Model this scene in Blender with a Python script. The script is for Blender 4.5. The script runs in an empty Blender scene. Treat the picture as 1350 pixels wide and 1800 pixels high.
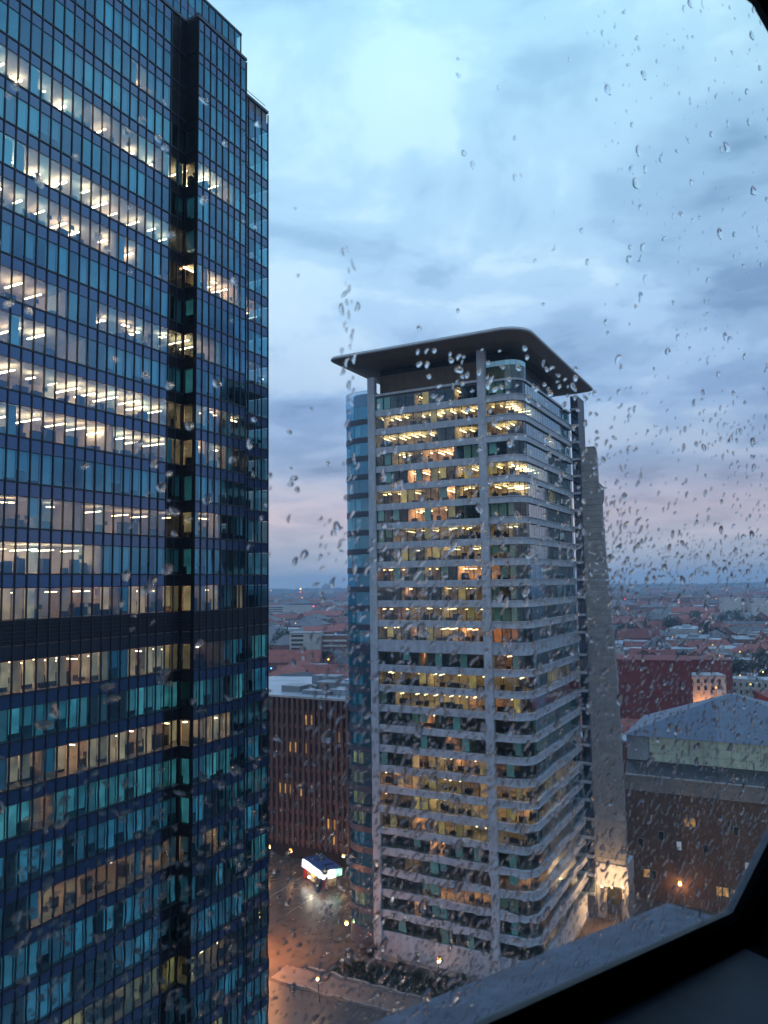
import bpy, bmesh, math, random
from mathutils import Vector, Matrix, noise
random.seed(11)
sc = bpy.context.scene
COL = sc.collection
rnd = random.Random(5)

# ------------------------------------------------------------------ camera
CAM_Z = 70.0
PITCH, ROLL = math.atan(125 / 1350), math.radians(0.8)
FW = Vector((0, math.cos(PITCH), math.sin(PITCH)))
UP0 = Vector((1, 0, 0)).cross(FW)
RT = Vector((1, 0, 0)) * math.cos(ROLL) - UP0 * math.sin(ROLL)
UP = RT.cross(FW)
cam_d = bpy.data.cameras.new('camera')
cam = bpy.data.objects.new('camera', cam_d)
COL.objects.link(cam)
cam.matrix_world = Matrix(((RT.x, UP.x, -FW.x, 0), (RT.y, UP.y, -FW.y, 0), (RT.z, UP.z, -FW.z, CAM_Z), (0, 0, 0, 1)))
cam_d.sensor_fit = 'HORIZONTAL'; cam_d.sensor_width = 36; cam_d.lens = 36
cam_d.clip_start = 0.01; cam_d.clip_end = 30000
cam_d.dof.use_dof = True; cam_d.dof.focus_distance = 40; cam_d.dof.aperture_fstop = 24
sc.camera = cam

# ------------------------------------------------------------------ sky, sun, exposure
SUN_EL, SUN_ROT = math.radians(3), math.radians(200)
world = bpy.data.worlds.new('World'); sc.world = world; world.use_nodes = True
wt = world.node_tree; wt.nodes.clear()
def wn(t, **k):
    n = wt.nodes.new(t)
    for a, b in k.items(): setattr(n, a, b)
    return n
def wmath(op, a, b=None):
    n = wn('ShaderNodeMath', operation=op)
    for i, v in enumerate((a, b)):
        if v is None: continue
        if isinstance(v, (int, float)): n.inputs[i].default_value = v
        else: wt.links.new(v, n.inputs[i])
    return n.outputs[0]
def wramp(fac, stops, interp='EASE'):
    n = wn('ShaderNodeValToRGB'); r = n.color_ramp; r.interpolation = interp
    while len(r.elements) < len(stops): r.elements.new(0.5)
    for e, (p, c) in zip(r.elements, stops): e.position = p; e.color = (*c, 1)
    wt.links.new(fac, n.inputs[0]); return n.outputs[0]
def wmix(fac, a, b, mode='MIX'):
    n = wn('ShaderNodeMix', data_type='RGBA', blend_type=mode)
    if isinstance(fac, (int, float)): n.inputs[0].default_value = fac
    else: wt.links.new(fac, n.inputs[0])
    for i, v in ((6, a), (7, b)):
        if isinstance(v, tuple): n.inputs[i].default_value = (*v, 1)
        else: wt.links.new(v, n.inputs[i])
    return n.outputs[2]
tc = wn('ShaderNodeTexCoord'); sep = wn('ShaderNodeSeparateXYZ')
wt.links.new(tc.outputs['Generated'], sep.inputs[0])
zc = wmath('MAXIMUM', sep.outputs[2], 0.0)
den = wmath('ADD', zc, 0.16)
cx, cy = wmath('DIVIDE', sep.outputs[0], den), wmath('DIVIDE', sep.outputs[1], den)
comb = wn('ShaderNodeCombineXYZ')
wt.links.new(cx, comb.inputs[0]); wt.links.new(cy, comb.inputs[1])
def wnoise(scale, detail, rough, off, dist=0.0):
    m = wn('ShaderNodeMapping'); wt.links.new(comb.outputs[0], m.inputs[0])
    m.inputs['Location'].default_value = off
    n = wn('ShaderNodeTexNoise'); wt.links.new(m.outputs[0], n.inputs['Vector'])
    n.inputs['Scale'].default_value = scale; n.inputs['Detail'].default_value = detail
    n.inputs['Roughness'].default_value = rough; n.inputs['Distortion'].default_value = dist
    return n.outputs['Fac']
n1 = wnoise(0.85, 3, 0.5, (13.57, 16.79, 0), 0.2)
n2 = wnoise(2.6, 5, 0.55, (27.73, 13.97, 0), 0.3)
nm = wmath('ADD', wmath('MULTIPLY', n1, 0.5), wmath('MULTIPLY', n2, 0.5))
# an overcast dusk: mauve low down, a slate band above it, pale cyan overhead; broken by soft cloud
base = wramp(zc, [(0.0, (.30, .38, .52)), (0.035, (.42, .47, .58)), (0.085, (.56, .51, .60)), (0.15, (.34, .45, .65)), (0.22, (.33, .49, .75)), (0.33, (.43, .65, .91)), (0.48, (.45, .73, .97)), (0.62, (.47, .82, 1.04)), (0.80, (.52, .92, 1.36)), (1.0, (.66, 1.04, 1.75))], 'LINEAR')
cloud = wramp(nm, [(0.37, (.50, .56, .66)), (0.45, (.80, .83, .88)), (0.515, (1.04, 1.03, 1.02)), (0.57, (1.34, 1.22, 1.10)), (0.68, (1.48, 1.28, 1.10))])
soft = wramp(zc, [(0.0, (.25,) * 3), (0.08, (.45,) * 3), (0.22, (1,) * 3)], 'LINEAR')      # cloud structure blurs into murk low down
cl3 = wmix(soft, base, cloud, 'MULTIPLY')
sky = wn('ShaderNodeTexSky', sky_type='NISHITA', sun_disc=False, sun_elevation=SUN_EL, sun_rotation=SUN_ROT)
b_sky = wn('ShaderNodeBackground'); wt.links.new(sky.outputs[0], b_sky.inputs[0]); b_sky.inputs[1].default_value = 0.05
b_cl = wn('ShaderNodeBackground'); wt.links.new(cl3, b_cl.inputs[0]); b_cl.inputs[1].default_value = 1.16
addw = wn('ShaderNodeMixShader'); addw.inputs[0].default_value = 0.9
wt.links.new(b_sky.outputs[0], addw.inputs[1]); wt.links.new(b_cl.outputs[0], addw.inputs[2])
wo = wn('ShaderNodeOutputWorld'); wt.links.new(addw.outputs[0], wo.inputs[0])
sun_d = bpy.data.lights.new('sun', 'SUN'); sun_d.energy = 0.06; sun_d.angle = math.radians(20); sun_d.color = (1, .9, .82)
sun = bpy.data.objects.new('sun', sun_d); COL.objects.link(sun)
sdir = Vector((math.sin(SUN_ROT) * math.cos(math.radians(25)), math.cos(SUN_ROT) * math.cos(math.radians(25)), math.sin(math.radians(25))))
sun.rotation_euler = sdir.to_track_quat('Z', 'Y').to_euler()
sc.view_settings.view_transform = 'Standard'; sc.view_settings.look = 'None'
sc.view_settings.exposure = 0; sc.view_settings.gamma = 1; sc.view_settings.use_curve_mapping = False
cy_ = sc.cycles
cy_.use_denoising = True
cy_.max_bounces = 10; cy_.diffuse_bounces = 3; cy_.glossy_bounces = 4; cy_.transmission_bounces = 10
cy_.transparent_max_bounces = 20; cy_.volume_bounces = 0; cy_.caustics_reflective = False; cy_.caustics_refractive = False
cy_.sample_clamp_indirect = 25.0; cy_.use_light_tree = True

# ------------------------------------------------------------------ materials
MATS = {}
def newmat(name):
    m = bpy.data.materials.new(name); m.use_nodes = True
    nt = m.node_tree; nt.nodes.clear(); MATS[name] = m
    out = nt.nodes.new('ShaderNodeOutputMaterial')
    return m, nt, out
def pbr(name, col, rough=0.6, metal=0.0, var=0.0, scale=2.0, bump=0.0, spec=0.5, stretch=None, emit=None, estr=0.0, tint=0.0):
    m, nt, out = newmat(name)
    b = nt.nodes.new('ShaderNodeBsdfPrincipled'); nt.links.new(b.outputs[0], out.inputs[0])
    b.inputs['Base Color'].default_value = (*col, 1); b.inputs['Roughness'].default_value = rough
    b.inputs['Metallic'].default_value = metal; b.inputs['Specular IOR Level'].default_value = spec
    if emit: b.inputs['Emission Color'].default_value = (*emit, 1); b.inputs['Emission Strength'].default_value = estr
    if var or bump:
        g = nt.nodes.new('ShaderNodeNewGeometry'); mp = nt.nodes.new('ShaderNodeMapping')
        nt.links.new(g.outputs['Position'], mp.inputs[0])
        mp.inputs['Scale'].default_value = stretch or (1, 1, 1)
        n = nt.nodes.new('ShaderNodeTexNoise'); nt.links.new(mp.outputs[0], n.inputs['Vector'])
        n.inputs['Scale'].default_value = scale; n.inputs['Detail'].default_value = 6; n.inputs['Roughness'].default_value = 0.65
        r = nt.nodes.new('ShaderNodeValToRGB'); nt.links.new(n.outputs['Fac'], r.inputs[0])
        r.color_ramp.elements[0].position = 0.3; r.color_ramp.elements[1].position = 0.7
        r.color_ramp.elements[0].color = (*[c * (1 - var) for c in col], 1)
        r.color_ramp.elements[1].color = (*[min(1, c * (1 + var)) for c in col], 1)
        src = r.outputs[0]
        if tint:
            oi = nt.nodes.new('ShaderNodeObjectInfo'); hs = nt.nodes.new('ShaderNodeHueSaturation')
            mr = nt.nodes.new('ShaderNodeMapRange'); nt.links.new(oi.outputs['Random'], mr.inputs[0])
            mr.inputs[3].default_value = 1 - tint; mr.inputs[4].default_value = 1 + tint
            nt.links.new(mr.outputs[0], hs.inputs['Value']); nt.links.new(src, hs.inputs['Color']); src = hs.outputs[0]
        nt.links.new(src, b.inputs['Base Color'])
        if bump:
            bm_ = nt.nodes.new('ShaderNodeBump'); bm_.inputs['Strength'].default_value = bump; bm_.inputs['Distance'].default_value = 0.05
            nt.links.new(n.outputs['Fac'], bm_.inputs['Height']); nt.links.new(bm_.outputs[0], b.inputs['Normal'])
    return m
def emis(name, col, s):
    m, nt, out = newmat(name)
    e = nt.nodes.new('ShaderNodeEmission'); e.inputs[0].default_value = (*col, 1); e.inputs[1].default_value = s
    nt.links.new(e.outputs[0], out.inputs[0]); return m
def glass(name, tcol, gcol, ior, rough=0.02, wav=0.0, gain=1.0):
    """coated curtain-wall glazing: Fresnel reflection over a tinted see-through pane"""
    m, nt, out = newmat(name)
    f = nt.nodes.new('ShaderNodeFresnel'); f.inputs[0].default_value = ior
    t = nt.nodes.new('ShaderNodeBsdfTransparent'); t.inputs[0].default_value = (*tcol, 1)
    g = nt.nodes.new('ShaderNodeBsdfGlossy'); g.inputs[0].default_value = (*gcol, 1); g.inputs['Roughness'].default_value = rough
    mx = nt.nodes.new('ShaderNodeMixShader')
    ge = nt.nodes.new('ShaderNodeNewGeometry')      # the rear face of the pane lets everything through
    ma = nt.nodes.new('ShaderNodeMath'); ma.operation = 'SUBTRACT'; ma.inputs[0].default_value = 1; nt.links.new(ge.outputs['Backfacing'], ma.inputs[1])
    mb = nt.nodes.new('ShaderNodeMath'); mb.operation = 'MULTIPLY'; nt.links.new(ma.outputs[0], mb.inputs[0]); nt.links.new(f.outputs[0], mb.inputs[1])
    nt.links.new(mb.outputs[0], mx.inputs[0]); nt.links.new(t.outputs[0], mx.inputs[1]); nt.links.new(g.outputs[0], mx.inputs[2])
    if wav:
        n = nt.nodes.new('ShaderNodeTexNoise'); n.inputs['Scale'].default_value = 0.45; n.inputs['Detail'].default_value = 1
        nt.links.new(ge.outputs['Position'], n.inputs['Vector'])
        bu = nt.nodes.new('ShaderNodeBump'); bu.inputs['Strength'].default_value = wav; bu.inputs['Distance'].default_value = 0.05
        nt.links.new(n.outputs['Fac'], bu.inputs['Height'])
        nt.links.new(bu.outputs[0], g.inputs['Normal']); nt.links.new(bu.outputs[0], f.inputs['Normal'])
    nt.links.new(mx.outputs[0], out.inputs[0]); return m

glass('pane_blue', (.60, .70, .72), (.36, .68, 1.0), 2.7, 0.03, 0.25)
glass('pane_cyan', (.55, .70, .74), (.32, .74, 1.0), 3.3, 0.04, 0.25)
glass('pane_return', (.5, .6, .65), (.6, .8, 1.0), 2.6, 0.08, 0.2)
glass('pane_teal', (.74, .77, .70), (.72, .9, 1.0), 1.85, 0.02, 0.2)
glass('pane_side', (.60, .74, .74), (.82, .92, 1.0), 6.0, 0.07, 0.12)
glass('pane_dark', (.45, .55, .55), (.8, .9, 1.0), 1.5, 0.05)
m = pbr('spandrel_blue', (.016, .030, .075), 0.14, 0, spec=.6)
bs = m.node_tree.nodes['Principled BSDF']; bs.inputs['IOR'].default_value = 2.3; bs.inputs['Specular Tint'].default_value = (.40, .60, .95, 1)
pbr('mullion_dark', (.010, .014, .026), 0.45)
pbr('clad_black', (.006, .007, .011), 0.55, spec=0.15, var=.3, scale=.6)
pbr('louvre_dark', (.012, .016, .028), 0.5, spec=0.3)
pbr('coping_grey', (.05, .06, .09), 0.5)
pbr('stone_pale', (.40, .41, .46), 0.75, var=.24, scale=.9, bump=.15, stretch=(1, 1, .3), tint=.05)
pbr('stone_wall', (.29, .28, .285), 0.8, var=.24, tint=.07, scale=.5, bump=.2)
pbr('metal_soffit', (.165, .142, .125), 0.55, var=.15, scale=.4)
pbr('metal_roof', (.42, .43, .45), 0.45, var=.1, scale=.5)
pbr('penthouse_brown', (.105, .068, .052), 0.6, var=.2, scale=.8)
pbr('ceiling_white', (.72, .68, .62), 0.9)
pbr('carpet', (.32, .28, .25), 0.9)
pbr('core_wall', (.60, .51, .43), 0.9, var=.3, scale=.35)
pbr('furniture', (.035, .035, .045), 0.6, var=.4, scale=.8)
def blind(name, col, ecol, e):
    """drawn fabric blind, with the glow of a lit room put into its own uneven emission"""
    m = pbr(name, col, .85, emit=ecol, estr=e); nt = m.node_tree
    b = next(n for n in nt.nodes if n.type == 'BSDF_PRINCIPLED')
    g = nt.nodes.new('ShaderNodeNewGeometry'); n = nt.nodes.new('ShaderNodeTexNoise'); n.inputs['Scale'].default_value = .9; n.inputs['Detail'].default_value = 2
    nt.links.new(g.outputs['Position'], n.inputs['Vector'])
    oi = nt.nodes.new('ShaderNodeObjectInfo'); mr = nt.nodes.new('ShaderNodeMapRange'); nt.links.new(oi.outputs['Random'], mr.inputs[0]); mr.inputs[3].default_value = .35; mr.inputs[4].default_value = 1.45
    m2 = nt.nodes.new('ShaderNodeMapRange'); nt.links.new(n.outputs['Fac'], m2.inputs[0]); m2.inputs[1].default_value = .3; m2.inputs[2].default_value = .7; m2.inputs[3].default_value = .45 * e; m2.inputs[4].default_value = 1.5 * e
    mu = nt.nodes.new('ShaderNodeMath'); mu.operation = 'MULTIPLY'; nt.links.new(mr.outputs[0], mu.inputs[0]); nt.links.new(m2.outputs[0], mu.inputs[1])
    nt.links.new(mu.outputs[0], b.inputs['Emission Strength'])  # emission stands for room light coming through the fabric
blind('blind_cyan', (.50, .72, .80), (.10, .55, .80), .12)
blind('blind_teal', (.40, .62, .62), (.16, .62, .66), .48)
blind('blind_blue', (.45, .62, .75), (.10, .45, .64), .40)
blind('blind_amber', (.62, .48, .36), (1, .52, .24), .62)
blind('blind_yellow', (.62, .52, .32), (1, .68, .22), .42)
blind('blind_red', (.4, .12, .10), (1, .11, .07), .13)  # red interior light put into the blind's colour and emission
blind('blind_orange', (.5, .2, .08), (1, .30, .10), .45)  # a red-orange lit room, painted as a glowing blind
blind('blind_frost', (.60, .65, .72), (.5, .7, 1), .01)
blind('blind_pale', (.40, .56, .56), (.25, .55, .50), .06)
emis('strip_warm', (1, .62, .36), 42.0)
emis('strip_soft', (1, .54, .30), 28.0)
emis('strip_dim', (1, .50, .25), 34.0)
emis('strip_yellow', (1, .70, .34), 20.0)
emis('strip_ydim', (1, .64, .28), 15.0)
emis('lamp_warm', (1, .40, .05), 7.0)
emis('lamp_yellow', (1, .62, .10), 7.0)
emis('lamp_white', (.9, .95, 1), 9.0)
emis('lamp_red', (1, .04, .06), 14.0)
emis('lamp_orange', (1, .35, .05), 6.0)
emis('lamp_blue', (.06, .30, 1), 7.0)
emis('sign_white', (1, .97, .86), 5.0)
emis('sign_green', (.45, 1, .65), 2.2)
emis('glow_amber', (1, .50, .16), 2.2)
blind('win_amber', (.3, .2, .1), (1, .50, .12), .45)
emis('win_pale', (.75, .85, 1), .38)
pbr('fin_brown', (.095, .056, .056), 0.7, var=.35, scale=.9, stretch=(1, 1, .15))
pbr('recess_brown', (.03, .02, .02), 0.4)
pbr('roof_grey', (.19, .20, .22), 0.55, var=.25, scale=.25)
pbr('roof_wet', (.30, .33, .36), 0.3, var=.3, scale=.12)
pbr('brick_dark', (.145, .088, .070), 0.85, var=.25, scale=.8, bump=.2)
pbr('stone_band', (.26, .235, .225), 0.8, var=.2, scale=.5)
pbr('roof_blue', (.095, .125, .18), 0.5, var=.15, scale=.3, stretch=(1, 1, 4))
pbr('terrace_dark', (.045, .05, .055), 0.4, var=.3, scale=.4)
pbr('glazed_green', (.28, .34, .32), 0.35, var=.3, scale=.35, emit=(.66, .90, .74), estr=.08)
pbr('asphalt', (.052, .048, .046), 0.38, var=.35, scale=.35, bump=.1)
pbr('paving', (.085, .066, .056), 0.27, var=.4, scale=.35, bump=.25)
pbr('paving_pale', (.15, .11, .09), 0.5, var=.3, scale=.4)
pbr('kerb_stone', (.19, .175, .165), 0.7, var=.2, scale=1)
pbr('paint_line', (.6, .6, .58), 0.6)
pbr('earth', (.05, .046, .042), 0.9, var=.5, scale=.02)
pbr('leaf', (.026, .036, .020), 0.7, var=.45, scale=1.3)
pbr('leaf_far', (.030, .042, .030), 0.8, var=.4, scale=.3)
pbr('bark', (.05, .04, .03), 0.9)
pbr('tile_red', (.20, .052, .038), 0.75, var=.3, scale=.3, tint=.35)
pbr('tile_dark', (.075, .070, .080), 0.6, var=.3, scale=.3, tint=.35)
pbr('flat_roof', (.22, .24, .27), 0.5, var=.35, scale=.15, tint=.45)
pbr('house_brick', (.18, .075, .058), 0.85, var=.25, scale=.4, tint=.3)
pbr('house_pale', (.42, .39, .37), 0.8, var=.15, scale=.3, tint=.3)
pbr('maroon_wall', (.18, .032, .030), 0.8, var=.25, scale=.25)
pbr('pane_far', (.02, .03, .04), 0.15, spec=.8)
pbr('steel', (.25, .26, .28), 0.4, metal=.6)
pbr('kiosk_blue', (.035, .075, .19), 0.45)
pbr('kiosk_red', (.45, .03, .03), 0.5)
pbr('kiosk_wall', (.55, .42, .26), 0.6)
pbr('frame_bead', (.055, .06, .085), 0.4)
pbr('gasket', (.004, .004, .005), 0.9, spec=0)
pbr('sill_paint', (.07, .10, .17), 0.5, var=.12, scale=30, bump=.05)
pbr('ledge_metal', (.105, .125, .175), 0.5, var=.4, scale=45, bump=.25)
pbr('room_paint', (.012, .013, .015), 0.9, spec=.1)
# pane and water of the window in front of the camera
m, nt, out = newmat('window_glass')
fr = nt.nodes.new('ShaderNodeFresnel'); fr.inputs[0].default_value = 1.35
t_ = nt.nodes.new('ShaderNodeBsdfTransparent'); t_.inputs[0].default_value = (.97, .985, 1, 1)
g_ = nt.nodes.new('ShaderNodeBsdfGlossy'); g_.inputs['Roughness'].default_value = 0
mx_ = nt.nodes.new('ShaderNodeMixShader')
ge_ = nt.nodes.new('ShaderNodeNewGeometry'); ma_ = nt.nodes.new('ShaderNodeMath'); ma_.operation = 'SUBTRACT'; ma_.inputs[0].default_value = 1
mb_ = nt.nodes.new('ShaderNodeMath'); mb_.operation = 'MULTIPLY'
nt.links.new(ge_.outputs['Backfacing'], ma_.inputs[1]); nt.links.new(ma_.outputs[0], mb_.inputs[0]); nt.links.new(fr.outputs[0], mb_.inputs[1])
nt.links.new(mb_.outputs[0], mx_.inputs[0]); nt.links.new(t_.outputs[0], mx_.inputs[1]); nt.links.new(g_.outputs[0], mx_.inputs[2]); nt.links.new(mx_.outputs[0], out.inputs[0])
m, nt, out = newmat('water')
w_ = nt.nodes.new('ShaderNodeBsdfGlass'); w_.inputs['IOR'].default_value = 1.33; w_.inputs['Roughness'].default_value = 0.0
w_.inputs[0].default_value = (.97, .98, 1, 1)
nt.links.new(w_.outputs[0], out.inputs[0])

# ------------------------------------------------------------------ mesh helpers
class MB:
    def __init__(s): s.v = []; s.f = []; s.mi = []; s.sm = []
    def add(s, vs, fs, mi=0, sm=False):
        o = len(s.v); s.v += [tuple(p) for p in vs]
        for f in fs: s.f.append(tuple(i + o for i in f)); s.mi.append(mi); s.sm.append(sm)
    def quad(s, a, b, c, d, mi=0): s.add((a, b, c, d), ((0, 1, 2, 3),), mi)
    def prism(s, pts, z0, z1, mi=0, mtop=None, mbot=None):
        """pts counter-clockwise seen from above"""
        n = len(pts)
        vs = [(p[0], p[1], z0) for p in pts] + [(p[0], p[1], z1) for p in pts]
        s.add(vs, [(i, (i + 1) % n, (i + 1) % n + n, i + n) for i in range(n)], mi)
        s.add(vs[n:], [tuple(range(n))], mi if mtop is None else mtop)
        s.add(vs[:n], [tuple(range(n))[::-1]], mi if mbot is None else mbot)
    def box(s, o, ax, ay, az, mi=0):
        """o = corner, ax/ay/az = edge vectors (right-handed)"""
        o, ax, ay, az = Vector(o), Vector(ax), Vector(ay), Vector(az)
        if ax.cross(ay).dot(az) < 0: ax, ay = ay, ax
        v = [o, o + ax, o + ax + ay, o + ay]; v += [p + az for p in v]
        s.add(v, ((0, 3, 2, 1), (4, 5, 6, 7), (0, 1, 5, 4), (1, 2, 6, 5), (2, 3, 7, 6), (3, 0, 4, 7)), mi)
    def tube(s, a, b, r0, r1, n=8, mi=0, cap=True):
        a, b = Vector(a), Vector(b); d = (b - a).normalized()
        x = d.orthogonal().normalized(); y = d.cross(x)
        vs = []
        for c, r in ((a, r0), (b, r1)):
            for i in range(n):
                t = 2 * math.pi * i / n; vs.append(c + x * (r * math.cos(t)) + y * (r * math.sin(t)))
        fs = [(i, (i + 1) % n, (i + 1) % n + n, i + n) for i in range(n)]
        if cap: fs += [tuple(range(n))[::-1], tuple(range(n, 2 * n))]
        s.add(vs, fs, mi)
    def mesh(s, name, mats):
        me = bpy.data.meshes.new(name); me.from_pydata(s.v, [], s.f)
        for x in mats: me.materials.append(MATS[x])
        if len(mats) > 1: me.polygons.foreach_set('material_index', s.mi)
        if any(s.sm): me.polygons.foreach_set('use_smooth', s.sm)
        me.update(); return me
    def build(s, name, mats, parent=None, **props):
        if isinstance(mats, str): mats = [mats]
        return link(name, s.mesh(name, mats), parent, **props)
def link(name, me, parent=None, mw=None, **props):
    o = bpy.data.objects.new(name, me); COL.objects.link(o)
    if parent is not None:
        o.parent = parent
        o.matrix_parent_inverse = Matrix.Translation(-Vector(parent.location))
    if mw is not None: o.matrix_basis = mw
    for k, v in props.items(): o[k] = v
    return o
def thing(name, label, cat, loc=(0, 0, 0), group=None):
    o = bpy.data.objects.new(name, None); COL.objects.link(o); o.location = loc; o.empty_display_size = .5
    o['label'] = label; o['category'] = cat
    if group: o['group'] = group
    return o
def vec(p, z=0.0): return Vector((p[0], p[1], z))
UNIT = MB(); UNIT.box((-.5, -.5, -.5), (1, 0, 0), (0, 1, 0), (0, 0, 1))
_unit = {}
def unit(mat):
    if mat not in _unit: _unit[mat] = UNIT.mesh('unit_' + mat, [mat])
    return _unit[mat]
def frame(o, x, y, z, sx=1, sy=1, sz=1):
    x, y, z = (Vector(q).to_3d().normalized() * k for q, k in ((x, sx), (y, sy), (z, sz)))
    if x.cross(y).dot(z) < 0: y = -y
    return Matrix(((x.x, y.x, z.x, o[0]), (x.y, y.y, z.y, o[1]), (x.z, y.z, z.z, o[2]), (0, 0, 0, 1)))
Zv = Vector((0, 0, 1))
def screen(p):
    d = Vector(p) - Vector((0, 0, CAM_Z)); k = d.dot(FW)
    if k <= 0.05: return None
    return 675 + 1350 * d.dot(RT) / k, 900 - 1350 * d.dot(UP) / k, k
class Pool:
    """box-shaped pieces of one kind on one thing: the 300 that show largest become parts, the rest one joined part"""
    def __init__(s, parent, name, limit=290): s.p, s.n, s.l, s.items = parent, name, limit, []
    def add(s, mw, mat): s.items.append((mw, mat))
    def finish(s):
        def key(it):
            q = screen(it[0].translation)
            if q is None: return 0
            big = it[0].to_scale(); a = big[0] * big[2] / q[2] ** 2
            return a if -20 < q[0] < 1370 and -30 < q[1] < 1830 else a * 1e-4
        s.items.sort(key=key, reverse=True)
        for mw, mat in s.items[:s.l]: link(s.n, unit(mat), s.p, mw)
        rest = s.items[s.l:]
        if rest:
            mats = sorted({m for _, m in rest}); b = MB()
            for mw, mat in rest:
                b.add([mw @ Vector(v) for v in UNIT.v], UNIT.f, mats.index(mat))
            b.build(s.n, mats, s.p, kind='stuff')

# ------------------------------------------------------------------ haze
SCENE_R = 9000
HAZE = 0.00016
def build_haze():
    b = MB(); b.prism([(-7000, -300), (7000, -300), (7000, 8800), (-7000, 8800)], -1.5, 145)
    m, nt, out = newmat('haze_air')
    v = nt.nodes.new('ShaderNodeVolumePrincipled'); v.inputs['Color'].default_value = (.55, .75, 1, 1)
    v.inputs['Density'].default_value = HAZE; v.inputs['Anisotropy'].default_value = 0.2
    nt.links.new(v.outputs[0], out.inputs['Volume'])
    b.build('haze', 'haze_air', kind='stuff')

# ------------------------------------------------------------------ towers: common interior pieces
def room_row(tower, pools, P, d, n, bays, bw, z0, h, segs, depth, strip_len=3.2, furn=None, part=None):
    """fills one storey behind one straight run of glazing. P = start of run on the glass line, d along, n outward.
    segs = list of (first bay, end bay, state)"""
    d3, n3 = vec(d), vec(n)
    for (a, b, st) in segs:
        # a partition at each change of use
        if part is not None and b < bays:
            o = vec(P, z0) + d3 * (b * bw - .06) - n3 * 0.25
            part.box(o, d3 * .12, -n3 * (depth - .25), Zv * h)
        lit = {'L': ('strip_warm', .96), 'D': ('strip_dim', .8), 'Y': ('strip_yellow', .85), 'y': ('strip_ydim', .7), 'A': ('strip_dim', .9)}.get(st)
        for i in range(a, b):
            c = vec(P, z0) + d3 * ((i + .5) * bw)
            if lit and i == a: style = rnd.choice(('line', 'line', 'line', 'line', 'spot') if bw > 1.2 else ('line', 'line', 'line', 'spot', 'cross')); gap = 1 if bw > 1.4 else 2
            if lit and (i - a) % gap == 0 and rnd.random() < lit[1]:
                fm = lit[0] if lit[0] != 'strip_warm' or rnd.random() < .6 else 'strip_soft'
                if style == 'spot':
                    for _ in range(2):
                        pools['light'].add(frame(c - n3 * rnd.uniform(.8, 4.2) + Zv * (h - .35) + d3 * rnd.uniform(-.3, .3) * bw, d3, n3, Zv, .34, .34, .06), fm)
                elif style == 'cross':
                    L = bw * rnd.uniform(.9, 1.7)
                    pools['light'].add(frame(c - n3 * rnd.uniform(1.2, 3.8) + Zv * (h - .25), d3, n3, Zv, L, .2, .07), fm)
                else:
                    L = strip_len * rnd.choice((.35, .7, .9, 1.1)); s0 = rnd.uniform(.7, 2.2)
                    pools['light'].add(frame(c - n3 * (s0 + L / 2) + Zv * (h - .45) + d3 * rnd.uniform(-.3, .3), d3, n3, Zv, rnd.choice((.12, .18)), L, .07), fm)
            if furn is not None and rnd.random() < .75:
                w = rnd.uniform(.4, .95) * bw; hh = rnd.choice((.5, .75, .75, 1.0, 1.25))
                furn.box(c - d3 * w / 2 - n3 * rnd.uniform(.7, 1.8), d3 * w, -n3 * rnd.uniform(.4, .8), Zv * hh)
                if rnd.random() < .4: furn.box(c - d3 * rnd.uniform(-.2, .3) - n3 * .75 + Zv * hh, d3 * .42, -n3 * .07, Zv * .35)
            bl = {'C': ('blind_cyan', .85), 'T': ('blind_teal', .93), 'U': ('blind_blue', .9), 'L': ('blind_cyan', .06), 'D': ('blind_cyan', .14), 'B': ('blind_cyan', .22),
                  'K': ('blind_pale', .08), 'A': ('blind_amber', .62), 'Y': ('blind_yellow', .15), 'y': ('blind_yellow', .30), 'R': ('blind_red', 1), 'O': ('blind_orange', 1), 'G': ('blind_pale', .55), 'P': ('blind_pale', .85), 'F': ('blind_frost', .88), 'f': ('blind_frost', .5)}[st]
            if rnd.random() < bl[1]:
                bh = h * rnd.choice((1, 1, .97, .8, .62, .9))
                if st in 'AYyRO': bh = h * rnd.choice((.98, .98, .8))
                mw = frame(c - n3 * .30 + Zv * (h - bh / 2), d3, n3, Zv, bw * .86, .03, bh * .98)
                pools['blind'].add(mw, bl[0])

def to_segs(spec, bays):
    """'LLDB...' style fractions: list of (start fraction, state) -> bay segments"""
    out = []
    for i, (f, s) in enumerate(spec):
        a = round(f * bays); e = round(spec[i + 1][0] * bays) if i + 1 < len(spec) else bays
        if e > a: out.append((a, e, s))
    return out

# ------------------------------------------------------------------ ground
def V2(a, b): return Vector((a, b))
g = MB(); N = 24
g.quad((-6900, -250, 0), (6900, -250, 0), (6900, 8700, 0), (-6900, 8700, 0))
g.build('ground', 'earth', kind='structure')

# the towers and streets share one grid: u runs along the fronts, v away from us
TH = math.radians(28)
u = V2(math.cos(TH), -math.sin(TH)); v = V2(math.sin(TH), math.cos(TH))
C0 = V2(19.1, 139.5)
def M(a, b): return C0 + u * a + v * b          # grid point

def sheet(name, pts, z, mat, **k):
    b = MB(); b.add([(p[0], p[1], z) for p in pts], [tuple(range(len(pts)))])
    return b.build(name, mat, **k)
sheet('plaza', [M(-75, -60), M(70, -60), M(70, 40), M(-75, 40)], .004, 'paving', kind='structure')
sheet('road', [M(-75, 40), M(8, 40), M(8, 48.5), M(-75, 48.5)], .005, 'asphalt', kind='structure')

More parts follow.
